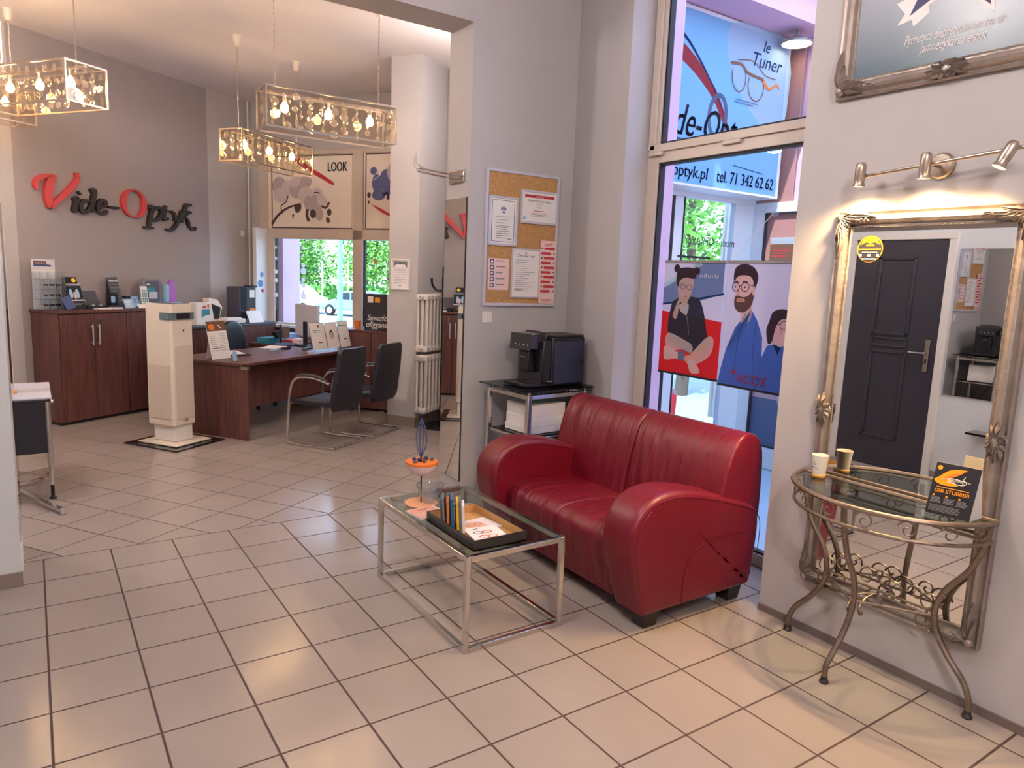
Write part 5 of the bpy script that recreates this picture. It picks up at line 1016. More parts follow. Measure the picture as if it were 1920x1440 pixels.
mk = th_ab('display_clock', 'brown wooden stand with dark bracket on the desk before the window', 'stand', 4.15, 2.3, .0)
st2 = th_ab('side_desk', 'second dark desk behind the main desk', 'desk', 4.4, 2.35); bpy.data.objects.remove(mk)
B(4.50, 5.28, 2.12, 2.62, .70, .725, 'desktop', 'walnut', st2, ab=True, bevel=.002); B(4.52, 4.545, 2.15, 2.6, 0, .70, 'side_panel', 'walnut', st2, ab=True); B(5.235, 5.26, 2.15, 2.6, 0, .70, 'side_panel', 'walnut', st2, ab=True)
tp = th_ab('eye_measuring_device', 'small brown and dark measuring device on the side desk', 'device', 4.62, 2.2, .726)
m = M(True); m.box(4.58, 4.72, 2.18, 2.26, .726, .74); m.box(4.62, 4.64, 2.2, 2.22, .74, .97); m.build('stand', 'dark_metal', tp, smooth=0); m = M(True); m.prism([(4.50, .88), (4.62, .90), (4.62, .82), (4.56, .80)], lambda p, d_: (p[0], d_, p[1]), 2.18, 2.24); m.build('arm', 'ink', tp, smooth=0); B(4.64, 4.78, 2.19, 2.23, .80, .94, 'panel', 'brown', tp, ab=True, bevel=.003)
for i, (a, b, c_, lb, z_) in enumerate(((4.66, 2.40, 'teal', 'turquoise folder on the side desk', .07), (4.95, 2.26, 'red_print', 'red folder lying on the side desk', .03), (5.12, 2.48, 'light_blue', 'pale blue binder on the side desk', .09))):
    B(a-.13, a+.12, b-.08, b+.1, .726, .726+z_, 'folder', c_, None, ab=True, label=lb, cat='folder', bevel=.004)
# office chair behind the desk
def office_chair(a, b, lb, rz):
    o = th_ab('office_chair', lb, 'chair', a, b); m = M(True); T0 = Matrix.Translation((a, b, 0)) @ Matrix.Rotation(rz, 4, 'Z'); m.T = T0
    prof = [(-.24, .42), (-.25, .6), (-.235, .8), (-.19, .92), (-.1, .985), (0, 1.0), (.1, .985), (.19, .92), (.235, .8), (.25, .6), (.24, .42), (.15, .37), (-.15, .37)]
    m.pillow([tuple(v)[:2] for v in cat_curve([(p[0], p[1], 0) for p in prof], 3, True)], lambda p, d_: (p[0], .22+d_+.06*(p[1]-.7)**2, p[1]+.02), 0, .07, .03, cols=3); m.build('backrest', 'black_leather', o, smooth=60)
    m = M(True); m.T = T0; m.pillow([(-.24, .42), (.24, .42), (.245, .47), (.22, .50), (-.22, .5), (-.245, .47)], lambda p, d_: (p[0], d_, p[1]), -.26, .22, .03); m.build('seat', 'black_leather', o, smooth=60)
    m = M(True); m.T = T0; m.lathe([(.03, .1), (.03, .25), (.022, .25), (.022, .42)], (0, 0, 0), 14); m.build('column', 'chrome', o)
    for k in range(5):
        t = 2*pi*k/5+.3; m = M(True); m.T = T0; m.bar((0, 0, .11), (.28*cos(t), .28*sin(t), .07), .04, .025); l = m.build('leg', 'chrome', o, bevel=.004)
        m = M(True); m.T = T0; m.lathe([(0, -.015), (.027, -.015), (.03, 0), (.027, .015), (0, .015)], (.28*cos(t), .28*sin(t), .03), 12, axis=(-sin(t), cos(t), 0)); m.build('castor', 'black_plastic', l)
    return o
office_chair(4.14, 2.26, 'black office chair with rounded back behind the desk', .1)
office_chair(3.46, 2.50, 'dark office chair between the purifier tower and the low counter', 1.2)
# visitor chairs
def visitor_chair():
    o = th_ab('visitor_chair', 'black leather cantilever chair with chrome frame, left of the two at the desk', 'chair', 3.11, .38, 0, 'cantilever visitor chairs at the desk')
    x0, x1, yb, yf = 2.845, 3.375, .12, .64; r = .0125
    for x, s_ in ((x0, 1), (x1, -1)):
        P_ = cat_curve([(x+.26*s_, yb, r), (x+.04*s_, yb, r), (x, yb+.04, r), (x, yf-.05, r), (x, yf, r+.05), (x, yf-.01, .3), (x+.015*s_, yf-.03, .55), (x+.02*s_, yf-.09, .645), (x+.02*s_, yf-.2, .665), (x+.02*s_, .30, .655), (x+.02*s_, .17, .62)], 6)
        M(True).tube(P_, r, seg=10).build('frame_tube', 'chrome', o)
        M(True).tube(cat_curve([(x+.02*s_, yf-.08, .665), (x+.02*s_, yf-.2, .685), (x+.02*s_, .30, .675), (x+.02*s_, .19, .645)], 6), [.010]*3+[.017]*13+[.010]*3, seg=8).build('armrest', 'black_leather', o)
    M(True).tube([(x0, yf-.04, .40), (x1, yf-.04, .40)], .010).build('cross_tube', 'chrome', o)
    # seat with ribs
    rows = []
    for i in range(25):
        t = i/24; y = .13+.50*t; zt_ = .455-.02*sin(pi*t)+.006*abs(sin(t*pi*8))-(.03*(t-.85)/.15 if t > .85 else 0); rows.append([(2.89, y, zt_-.05), (2.885, y, zt_-.012), (2.90, y, zt_), (3.11, y, zt_-.006), (3.32, y, zt_), (3.335, y, zt_-.012), (3.33, y, zt_-.05)])
    m = M(True); ids = m.grid(rows, cv=True); m.cap(ids[0], None, True); m.cap(ids[-1]); m.build('seat', 'black_leather', o, smooth=50)
    # back: S profile, tapering upward, rounded lower corners
    rows = []
    for i in range(21):
        t = i/20; z_ = .35+.60*t; hw = .235+.012*sin(pi*min(1, t*1.3)) - .02*t; 
        if t < .12: hw -= .05*(1-t/.12)**2
        if t > .93: hw -= .03*((t-.93)/.07)**2
        y = .155-.035*sin(t*pi*.9)-.12*max(0, t-.35)**1.3; rows.append([(3.11-hw, y+.02, z_), (3.11-hw+.012, y-.012, z_), (3.11, y-.03, z_), (3.11+hw-.012, y-.012, z_), (3.11+hw, y+.02, z_), (3.11+hw-.012, y+.036, z_), (3.11, y+.012, z_), (3.11-hw+.012, y+.036, z_)])
    m = M(True); ids = m.grid(rows, cv=True); m.cap(ids[0], None, True); m.cap(ids[-1]); m.build('backrest', 'black_leather', o, smooth=50)
    return o
vc = visitor_chair()
v_ = Vector(W(.635, -.02, 0)); dup(vc, v_, 'black leather cantilever chair with chrome frame, right of the two at the desk')
# heater tower on its mat
ht = th_ab('air_purifier', 'tall white air purifier tower on a white and black base plate', 'air purifier', 2.38, 1.58)
z_ = .024
M(True).box(2.16, 2.58, 1.33, 1.80, z_-.006, z_+.006).build('base_plate', 'cream_plastic', ht, bevel=.003)
M(True).box(2.27, 2.47, 1.45, 1.72, z_+.006, .20).build('pedestal', 'white_paint', ht, bevel=.008)
prof = [(2.235, 1.445), (2.25, 1.425), (2.475, 1.425), (2.49, 1.44), (2.49, 1.74), (2.475, 1.755), (2.25, 1.755), (2.235, 1.74)]
m = M(True); rows = []
for zz, s_ in ((.18, .93), (.195, 1), (1.29, .975), (1.31, .95)): rows.append([(2.36+(a-2.36)*s_, 1.59+(b-1.59)*s_, zz) for a, b in prof])
ids = m.grid(rows, cv=True); m.cap(ids[0], None, True); m.cap(ids[-1]); m.build('body', 'cream_plastic', ht, smooth=30)
M(True).box(2.27, 2.465, 1.416, 1.43, .25, .93).build('grille', 'cream_mesh', ht, smooth=0); M(True).box(2.228, 2.24, 1.46, 1.72, .25, .75).build('grille', 'cream_mesh', ht, smooth=0)
m = M(True); m.box(2.233, 2.492, 1.418, 1.44, 1.17, 1.235); m.box(2.228, 2.24, 1.44, 1.56, 1.17, 1.235); m.build('control_band', 'bluegrey', ht, bevel=.002); B(2.29, 2.44, 1.413, 1.42, 1.18, 1.225, 'display_window', 'gloss_black', ht, ab=True, smooth=0)
M(True).lathe([(0, 0), (.010, 0), (.008, .004), (0, .004)], (2.37, 1.424, 1.07), 14, axis=(0, -1, 0)).build('sensor', 'ink', ht); M(True).box(2.35, 2.39, 1.412, 1.416, .23, .236).build('badge', 'ink', ht)
M(True).box(2.29, 2.44, 1.46, 1.72, 1.305, 1.312).build('top_grille', 'slate', ht, smooth=0)
B(2.08, 2.66, 1.24, 1.90, 0, .014, 'floor_mat', 'gloss_black', None, ab=True, label='black square mat under the white purifier tower', cat='mat', bevel=.004)
M(True).tube(cat_curve([(2.48, 1.6, .06), (2.56, 1.62, .05), (2.62, 1.66, .02), (2.68, 1.75, .006), (2.72, 1.98, .006)], 6), .004, seg=6).build('power_cable', 'white_paint', None, label='white power cable from the purifier tower to the desk', cat='cable')
# walnut cupboard by the street window with a dark sign on top
wc = th_ab('window_cabinet', 'dark walnut low cupboard under the right half of the street window', 'cabinet', 4.95, .8)
B(4.66, 5.28, .40, 1.36, .03, .95, 'body', 'walnut', wc, ab=True, smooth=0); B(4.65, 5.29, .395, 1.37, .951, .975, 'top', 'walnut', wc, ab=True, bevel=.002)
for b0, b1 in ((.41, .875), (.885, 1.35)): B(4.64, 4.66, b0, b1, .04, .945, 'door', 'walnut', wc, ab=True, bevel=.0015)
for b in (.7, 1.1): B(4.60, 4.66, b-.04, b+.04, 0, .028, 'foot', 'chrome', wc, ab=True, bevel=.002)
sg = th_ab('chalk_sign', 'dark sign with white lettering and two coloured squares on the window cupboard', 'sign', 4.8, .85, .976)
B(4.70, 4.86, .68, 1.02, .976, 1.41, 'box', 'jacket_dark', sg, ab=True, bevel=.003)
d = D((4.70, 1.02, .976), (0, -1, 0), (0, 0, 1), ab=True); d.rect(.05, .33, .075, .075, 'paper_warm'); d.rect(.15, .335, .07, .06, 'gold_print'); d.text('Suwazio', .04, .12, .1, 'paper', sh=.3, width=.28, bold=.003); d.text('oliggans', .02, .04, .1, 'paper', sh=.3, width=.30, bold=.003); d.build('lettering', sg)
M(True).lathe([(.04, 0), (.045, .1), (.043, .1), (.038, .005)], (4.76, 1.15, .976), 16).build('pen_pot', 'orange', None, label='orange pot beside the dark sign on the window cupboard', cat='pot')
# radiator pipes at pier front
m = M(True); m.tube([(4.30, .42, .85), (4.30, .42, 1.42)], .028, seg=12); m.build('radiator_edge', 'radiator_white', None, label='narrow white radiator end beside the pier in front of the window cupboard', cat='radiator')
# framed certificate on the pier
o = th_ab('framed_certificate', 'small white framed certificate on the pier by the radiators', 'certificate', 4.13, .19, 1.49)
m = M(True); y0_, y1_, zz0, zz1 = .307, .075, 1.49, 1.82
for a in ((y1_, y0_, zz0, zz0+.018), (y1_, y0_, zz1-.018, zz1), (y1_, y1_+.018, zz0+.018, zz1-.018), (y0_-.018, y0_, zz0+.018, zz1-.018)): m.box(4.122, 4.14, *a)
m.build('frame', 'white_paint', o, bevel=.002); B(4.134, 4.139, y1_+.01, y0_-.01, zz0+.01, zz1-.01, 'sheet', 'paper', o, ab=True, smooth=0)
d = D((4.134, y0_, zz0), (0, -1, 0), (0, 0, 1), ab=True); d.poly([(.03, .3), (.2, .3), (.2, .23), (.17, .27), (.06, .27), (.03, .23)], 'bluegrey'); d.ell(.115, .28, .014, .010, 'brown'); d.lines(.04, .22, .15, 9, .018, .003, 'ink_grey', .1); d.lines(.1, .04, .03, 1, .01, .006, 'ink'); d.build('print', o)
# radiators
def radiator(zb_, zt_, lb):
    o = th_ab('radiator', lb, 'radiator', 4.33, -.09, zb_)
    for k in range(7):
        a = 4.11+.075*k
        if k == 0: a = 4.11
        m = M(True)
        for b in (-.16, -.105, -.05): m.tube([(a, b, zb_+.03), (a, b, zt_-.03)], .0165, seg=10)
        for zz in (zb_+.035, zt_-.035): m.pillow([(b_, zz+q) for b_, q in ((-.178, -.02), (-.16, -.034), (-.05, -.034), (-.032, -.02), (-.032, .02), (-.05, .034), (-.16, .034), (-.178, .02))], lambda p, d_: (a+d_, p[0], p[1]), -.026, .026, .012, cols=3)
        m.build('column', 'radiator_white', o, smooth=50)
    for zz in (zb_+.035, zt_-.035): M(True).lathe([(0, -.03), (.022, -.03), (.024, -.02), (.024, 0)], (4.085, -.105, zz), 16, axis=(1, 0, 0)).lathe([(0, -.034), (.009, -.034), (.009, -.028)], (4.085, -.105, zz), 10, 'ink_grey', axis=(1, 0, 0)).build('end_plug', 'radiator_white', o)
    for aa in (4.2, 4.45): M(True).tube([(aa, -.06, zt_-.035), (aa, -.022, zt_-.035)], .008).build('wall_bracket', 'radiator_white', o)
radiator(.84, 1.46, 'upper white column radiator on the pier side'); radiator(.17, .81, 'lower white column radiator on the pier side')
# coat stand partly hidden by the pier
cst = thing('coat_stand', 'dark coat stand with round base half hidden behind the mirror pier', 'coat stand', (3.70, 2.2, 0))
M().lathe([(0, .03), (.05, .04), (.17, .04), (.19, .03), (.19, .0), (0, 0)], (3.70, 2.2, 0), 32).build('base', 'gloss_black', cst); M().tube([(3.70, 2.2, .04), (3.70, 2.2, 1.75)], .018, seg=12).build('pole', 'gloss_black', cst)
for k in range(4):
    t = k*pi/2+2.6; u = Vector((cos(t), sin(t), 0)); c = Vector((3.70, 2.2, 1.5)); M().tube(cat_curve([c, c+u*.07+Vector((0, 0, .0)), c+u*.12+Vector((0, 0, .06)), c+u*.13+Vector((0, 0, .13))], 5), .013).build('hook', 'gloss_black', cst)
# wall bits near the corner
B(5.28, 5.33, 3.40, 3.42, 2.08, 2.16, 'wall_sensor', 'white_paint', None, ab=True, label='small white sensor on the wall near the street window corner', cat='sensor', bevel=.004)
# left consulting table, seen beside the pier
lt3 = thing('consulting_table', 'narrow table with black leather front, chrome leg and grey top beside the left pier', 'table', (-.15, 1.45, 0))
B(-.55, .10, 1.20, 1.95, .70, .725, 'top', 'print_grey', lt3, bevel=.004); B(-.5, .085, 1.205, 1.23, .33, .70, 'front_panel', 'black_leather', lt3, bevel=.01); B(-.52, .095, 1.195, 1.235, .695, .715, 'edge_trim', 'black_leather', lt3, bevel=.006)
for x, y in ((.075, 1.215), (-.5, 1.215), (.075, 1.9)):
    l = M().tube([(x, y, .10), (x, y, .72)], .018, seg=14).build('leg', 'chrome', lt3); M().lathe([(0, 0), (.024, 0), (.024, .01), (.012, .02), (.012, .1), (0, .1)], (x, y, 0), 16).build('foot', 'black_plastic', l)
m = M(); m.lathe([(0, 0), (.013, 0), (.013, .012), (0, .012)], (.097, 1.215, .695), 12, axis=(1, 0, 0)); m.build('screw_cap', 'chrome', lt3)
M().bar((-.16, 1.42, .05), (.115, .80, .03), .035, .022).bar((.115, .80, .035), (.12, .788, .0), .03, .03).bar((-.16, 1.42, .05), (.02, 1.62, .04), .035, .022).build('floor_arm', 'chrome', lt3, bevel=.003)
M().tube([(-.16, 1.42, .0), (-.16, 1.42, .70)], .025, seg=14).build('column', 'chrome', lt3)
ep = thing('frame_rack', 'tall narrow mirror rack with a cream edge and small pegs beside the left pier', 'rack', (-.2, 1.5, .726))
B(-.42, -.135, 1.49, 1.51, .728, 1.93, 'glass', 'mirror_glass', ep, smooth=0); B(-.135, -.115, 1.48, 1.52, .728, 1.95, 'edge', 'cream_plastic', ep, bevel=.003); B(-.1349, -.13, 1.478, 1.48, .74, 1.9, 'strip', 'ink', ep, smooth=0)
for k in range(9): M().box(-.15, -.137, 1.465, 1.49, .80+.12*k, .806+.12*k).build('peg', 'chrome', ep, smooth=0)
B(-.16, -.10, 1.44, 1.48, .726, .745, 'yellow_block', 'gold_print', None, label='small yellow block on the narrow table by the pier', cat='block', bevel=.003)
# black framed glass edge on the pier's inner side
B(-.096, -.088, -.30, .1, .22, 1.95, 'pier_mirror', 'mirror_glass', None, label='narrow dark edged mirror panel on the inner side of the left pier', cat='mirror', smooth=0)
# things on the left wall, seen in the ornate mirror
sm2 = thing('wall_mirror', 'plain frameless mirror beside the dark door, seen reflected in the ornate mirror', 'mirror', (-.55, -1.75, .78)); B(-.556, -.548, -1.98, -1.55, .79, 2.07, 'glass', 'mirror_glass', sm2, smooth=0)
B(-.556, -.38, -2.05, -1.85, .50, .52, 'wall_shelf', 'gloss_black', None, label='small dark shelf low on the white wall, seen in the mirror', cat='shelf', smooth=0, bevel=.003)
# banners hanging inside the tall window
def banner(name, label, x, y0_, y1_, z0_, z1_, art, rail):
    o = thing(name, label, 'poster', (x, (y0_+y1_)/2, z0_)); B(x, x+.0012, y1_, y0_, z0_, z1_, 'sheet', 'b_bg', o, smooth=0)
    B(x-.006, x+.006, y1_, y0_, z1_, z1_+.018, 'top_rail', 'grey_metal', o, bevel=.002); B(x-.006, x+.006, y1_, y0_, z0_-.014, z0_, 'bottom_rail', 'ink', o, bevel=.002)
    d = D((x, y0_, z0_), (0, -1, 0), (0, 0, 1)); art(d, y0_-y1_, z1_-z0_); d.build('print', o, 'b_bg'); return o
def woman(d, w, h):
    k = w/.5; X = lambda v: v*w; Zz = lambda v: v*h; pl = lambda pts, m_, s=4: d.poly([(X(a), Zz(b)) for a, b in pts], m_, s)
    d.rect(0, 0, w, h, 'b_bg'); d.poly([(0, Zz(.62)), (0, Zz(.77)), (X(.55), Zz(1)), (X(.98), Zz(1)), (X(.98), Zz(.74)), (X(.6), Zz(.66))], 'b_slate'); d.line([(0, Zz(.79)), (X(.62), Zz(1))], .03, 'banner_white'); d.line([(0, Zz(.62)), (X(.55), Zz(.68)), (X(1), Zz(.74))], .012, 'banner_ink', 4)
    d.poly([(0, 0), (w, 0), (w, Zz(.50)), (0, Zz(.56))], 'b_red')
    pl([(.14, .56), (.2, .66), (.42, .7), (.62, .68), (.72, .55), (.78, .4), (.84, .3), (.72, .22), (.5, .2), (.2, .28), (.12, .4)], 'b_dark')
    pl([(.1, .32), (.16, .36), (.38, .32), (.56, .27), (.55, .2), (.4, .22), (.2, .2), (.1, .26)], 'b_pants'); pl([(.9, .34), (.86, .2), (.62, .1), (.5, .14), (.62, .24), (.8, .36)], 'b_pants')
    pl([(.1, .24), (.28, .2), (.42, .17), (.42, .12), (.3, .13), (.1, .11)], 'b_white'); d.poly([(X(.33), Zz(.21)), (X(.45), Zz(.2)), (X(.46), Zz(.12)), (X(.34), Zz(.12))], 'b_slate'); pl([(.45, .16), (.6, .2), (.75, .3), (.78, .27), (.66, .16), (.6, .1), (.5, .1)], 'b_skin'); pl([(.52, .12), (.6, .14), (.72, .05), (.66, .02), (.56, .03)], 'b_white')
    pl([(.3, .62), (.45, .64), (.44, .54), (.34, .56)], 'b_white'); pl([(.26, .84), (.3, .90), (.5, .90), (.5, .76), (.4, .62), (.33, .64), (.26, .74)], 'b_skin'); pl([(.2, .52), (.26, .64), (.32, .72), (.3, .62), (.27, .5)], 'b_skin')
    pl([(.22, .84), (.24, .94), (.36, .96), (.5, .95), (.55, .88), (.5, .86), (.38, .87), (.28, .84), (.27, .78)], 'b_hair'); d.ell(X(.22), Zz(.95), .026*k, .026*k, 'b_hair'); d.ell(X(.55), Zz(.93), .028*k, .024*k, 'b_hair')
    d.ring(X(.34), Zz(.79), .02, .016, .003, 'b_hair'); d.ring(X(.45), Zz(.785), .02, .016, .003, 'b_hair'); d.line([(X(.385), Zz(.795)), (X(.41), Zz(.79))], .003, 'b_hair'); d.line([(X(.38), Zz(.70)), (X(.43), Zz(.705))], .005, 'b_red'); d.line([(X(.37), Zz(.6)), (X(.46), Zz(.5)), (X(.5), Zz(.36))], .003, 'b_bg', 4)
    d.text('studio', X(.92), Zz(.87), .045, 'b_white', mirror=True, width=.16); d.text('EYEWEAR', X(.62), Zz(.88), .03, 'b_white', mirror=True, width=.08) if False else None
def man(d, w, h):
    X = lambda v: v*w/1.12; Zz = lambda v: v*h; pl = lambda pts, m_, s=4: d.poly([(X(a), Zz(b)) for a, b in pts], m_, s)
    d.rect(0, 0, w, h, 'b_bg')
    d.poly([(0, 0), (X(.03), Zz(.12)), (X(.1), Zz(.3)), (X(.22), Zz(.48)), (X(.38), Zz(.6)), (X(.46), Zz(.63)), (X(.56), Zz(.55)), (X(.66), Zz(.42)), (X(.68), Zz(.2)), (X(.66), 0)], 'b_blue')
    pl([(.3, .62), (.45, .66), (.45, .55), (.32, .5)], 'b_skin'); d.poly([(X(.22), Zz(.48)), (X(.32), Zz(.52)), (X(.45), Zz(.63)), (X(.38), Zz(.45)), (X(.2), Zz(.3)), (X(.12), Zz(.3))], 'b_blue'); d.line([(X(.14), Zz(.32)), (X(.3), Zz(.47)), (X(.45), Zz(.62))], .003, 'banner_ink')
    pl([(.16, .88), (.2, .93), (.42, .93), (.48, .82), (.47, .74), (.4, .66), (.28, .62), (.2, .66), (.17, .74)], 'b_skin'); pl([(.17, .70), (.2, .74), (.3, .73), (.38, .74), (.47, .78), (.46, .68), (.38, .62), (.27, .605), (.19, .64)], 'b_beard'); pl([(.22, .715), (.33, .715), (.33, .69), (.22, .69)], 'b_skin'); d.line([(X(.24), Zz(.70)), (X(.31), Zz(.70))], .004, 'b_red')
    pl([(.14, .86), (.15, .96), (.28, .995), (.44, .97), (.52, .9), (.5, .82), (.46, .78), (.45, .86), (.38, .9), (.22, .9)], 'b_hair')
    d.ring(X(.18), Zz(.81), .026, .026, .0045, 'b_dark'); d.ring(X(.33), Zz(.81), .028, .026, .0045, 'b_dark'); d.line([(X(.23), Zz(.82)), (X(.27), Zz(.82))], .004, 'b_dark'); d.line([(X(.40), Zz(.83)), (X(.48), Zz(.82))], .004, 'b_dark'); d.ell(X(.175), Zz(.81), .006, .005, 'b_dark'); d.ell(X(.33), Zz(.81), .006, .005, 'b_dark')
    d.poly([(X(.62), 0), (X(.64), Zz(.2)), (X(.75), Zz(.36)), (X(.88), Zz(.38)), (w, Zz(.36)), (w, 0)], 'b_blue'); pl([(.8, .5), (.82, .58), (1.0, .58), (1.06, .48), (1.0, .38), (.86, .36)], 'b_skin') ; pl([(.75, .55), (.8, .63), (.95, .655), (1.1, .62), (1.1, .57), (.95, .58), (.86, .52), (.82, .4), (.76, .38), (.72, .48)], 'b_hair'); d.ring(X(.98), Zz(.53), .03, .024, .004, 'b_dark'); d.line([(X(.86), Zz(.53)), (X(.93), Zz(.54))], .004, 'b_dark'); d.line([(X(.99), Zz(.44)), (X(1.04), Zz(.445))], .005, 'b_red')
    for px_ in (.18, .33): d.line([(X(px_-.04), Zz(.848)), (X(px_), Zz(.856)), (X(px_+.04), Zz(.848))], .006, 'b_hair', 3)
    d.line([(X(.245), Zz(.80)), (X(.225), Zz(.765)), (X(.25), Zz(.758))], .0025, 'b_beard', 3); pl([(.455, .80), (.49, .82), (.49, .76), (.46, .75)], 'b_skin'); d.line([(X(.38), Zz(.6)), (X(.30), Zz(.42)), (X(.27), Zz(.1))], .0025, 'banner_ink', 3); d.line([(X(.56), Zz(.55)), (X(.55), Zz(.3)), (X(.58), Zz(.05))], .0025, 'banner_ink', 3); d.line([(X(.93), Zz(.50)), (X(.955), Zz(.475)), (X(.94), Zz(.468))], .0025, 'b_beard', 3); pl([(.84, .38), (.92, .30), (.96, .36)], 'banner_ink', 0)
    d.text('HOOX', X(.33), Zz(.03), .085, 'banner_red', width=.215); d.ell(X(.27), Zz(.115), .012, .012, 'b_red'); d.lines(X(.22), Zz(.08), .04, 3, .02, .003, 'banner_red')
banner('hanging_poster', 'hanging window poster of a seated woman with hair buns on red', 3.556, -1.165, -1.672, 1.09, 1.81, woman, 1)
banner('hanging_poster', 'hanging window poster of a bearded man in glasses and a blue jacket', 3.548, -1.684, -2.19, 1.075, 1.81, man, 1)
hk = thing('suction_hook', 'clear suction hook with a string holding the window posters', 'hook', (3.6, -1.95, 2.11)); M().lathe([(0, .0), (.024, .0), (.02, .012), (.008, .018), (0, .02)], (3.616, -1.945, 2.105), 18, axis=(-1, 0, 0)).build('suction_cup', 'clear_acrylic', hk); M().tube([(3.6, -1.945, 2.10), (3.552, -1.69, 1.83)], .0022, seg=5).build('string', 'paper', hk)
# orchid posters above the street window
def orchid(name, label, b0, b1, art):
    o = th_ab(name, label, 'poster', 5.46, (b0+b1)/2, 2.22); B(5.458, 5.468, b1, b0, 2.225, 3.15, 'board', 'paper_warm', o, ab=True, smooth=0)
    m = M(True); m.box(5.452, 5.469, b0-.012, b0, 2.215, 3.16); m.box(5.452, 5.469, b1, b0, 2.213, 2.225); m.box(5.452, 5.469, b1, b0, 3.15, 3.162); m.build('edge', 'stem_dark', o, smooth=0)
    d = D((5.458, b0, 2.225), (0, -1, 0), (0, 0, 1), ab=True); art(d, b0-b1, .925); d.build('print', o); return o
def orc1(d, w, h):
    d.line([(.2, .92), (.5, .76), (.75, .64), (1.02, .56), (1.12, .5)], [.03, .05], 'red_print', 5) if False else None
    d.poly([(.38, .88), (.6, .74), (.85, .62), (1.0, .55), (1.02, .58), (.85, .68), (.62, .80), (.45, .92)], 'red_print', 3)
    pet = lambda cx, cy, rx, ry, m_, r=0: d.ell(cx, cy, rx, ry, m_, r)
    pet(.13, .55, .12, .12, 'petal', 20); pet(.16, .42, .13, .10, 'petal_light', -10); pet(.27, .52, .10, .10, 'petal_light'); pet(.42, .50, .12, .12, 'petal', 15); pet(.57, .60, .10, .08, 'petal'); pet(.57, .42, .12, .12, 'petal_light', -20); pet(.62, .32, .08, .1, 'petal', 10); pet(.40, .60, .09, .07, 'petal_light', 30)
    d.line([(.0, .04), (.12, .17), (.28, .26), (.48, .31)], [.04, .02], 'stem_dark', 6); d.line([(.18, .18), (.16, .28), (.24, .33), (.28, .42)], .016, 'stem_dark', 5); d.poly([(.38, .27), (.48, .32), (.49, .24), (.42, .19)], 'stem_dark', 4); d.poly([(.34, .16), (.36, .10), (.38, .18)], 'stem_dark')
    pet(.75, .42, .10, .10, 'petal_light'); pet(.73, .3, .09, .13, 'petal', 10); pet(.83, .35, .09, .07, 'petal_light', -30); pet(.78, .19, .07, .1, 'petal', 15); d.line([(.6, .24), (.59, .16), (.62, .08)], .045, 'stem_dark', 4); pet(.69, .18, .05, .06, 'stem_dark'); pet(.95, .2, .035, .045, 'stem_dark'); pet(.93, .1, .028, .04, 'stem_dark', 20); d.line([(.83, .28), (.9, .26), (.95, .33)], .03, 'stem_dark', 4); d.line([(.7, .45), (.76, .46), (.8, .44)], .012, 'ink', 3)
    d.text('LOOK', w-.38, h-.20, .17, 'ink', width=.31, bold=.006)
def orc2(d, w, h):
    pet = lambda cx, cy, rx, ry, m_, r=0: d.ell(cx, cy, rx, ry, m_, r)
    pet(.12, .72, .05, .05, 'petal_blue'); pet(.18, .55, .08, .13, 'petal_blue', 10); pet(.3, .62, .09, .12, 'petal_blue', -10); pet(.42, .7, .1, .12, 'petal'); pet(.2, .42, .10, .07, 'petal_blue'); pet(.36, .5, .10, .08, 'petal_blue'); pet(.055, .42, .028, .036, 'stem_dark'); pet(.05, .33, .015, .02, 'stem_dark'); d.line([(.26, .42), (.33, .44), (.34, .36)], .04, 'navy', 4); pet(.5, .55, .1, .1, 'petal_blue')
    d.line([(.15, .78), (.2, .66), (.1, .6)], .01, 'petal_light', 3); d.poly([(.1, .3), (.25, .2), (.42, .14), (.75, .08), (.75, .12), (.4, .18), (.26, .24)], 'red_print', 3)
orchid('orchid_poster', 'printed panel with grey orchids and the word LOOK above the street window', 3.03, 1.73, orc1); orchid('orchid_poster', 'printed panel with blue orchids above the street window, right', 1.52, .42, orc2)
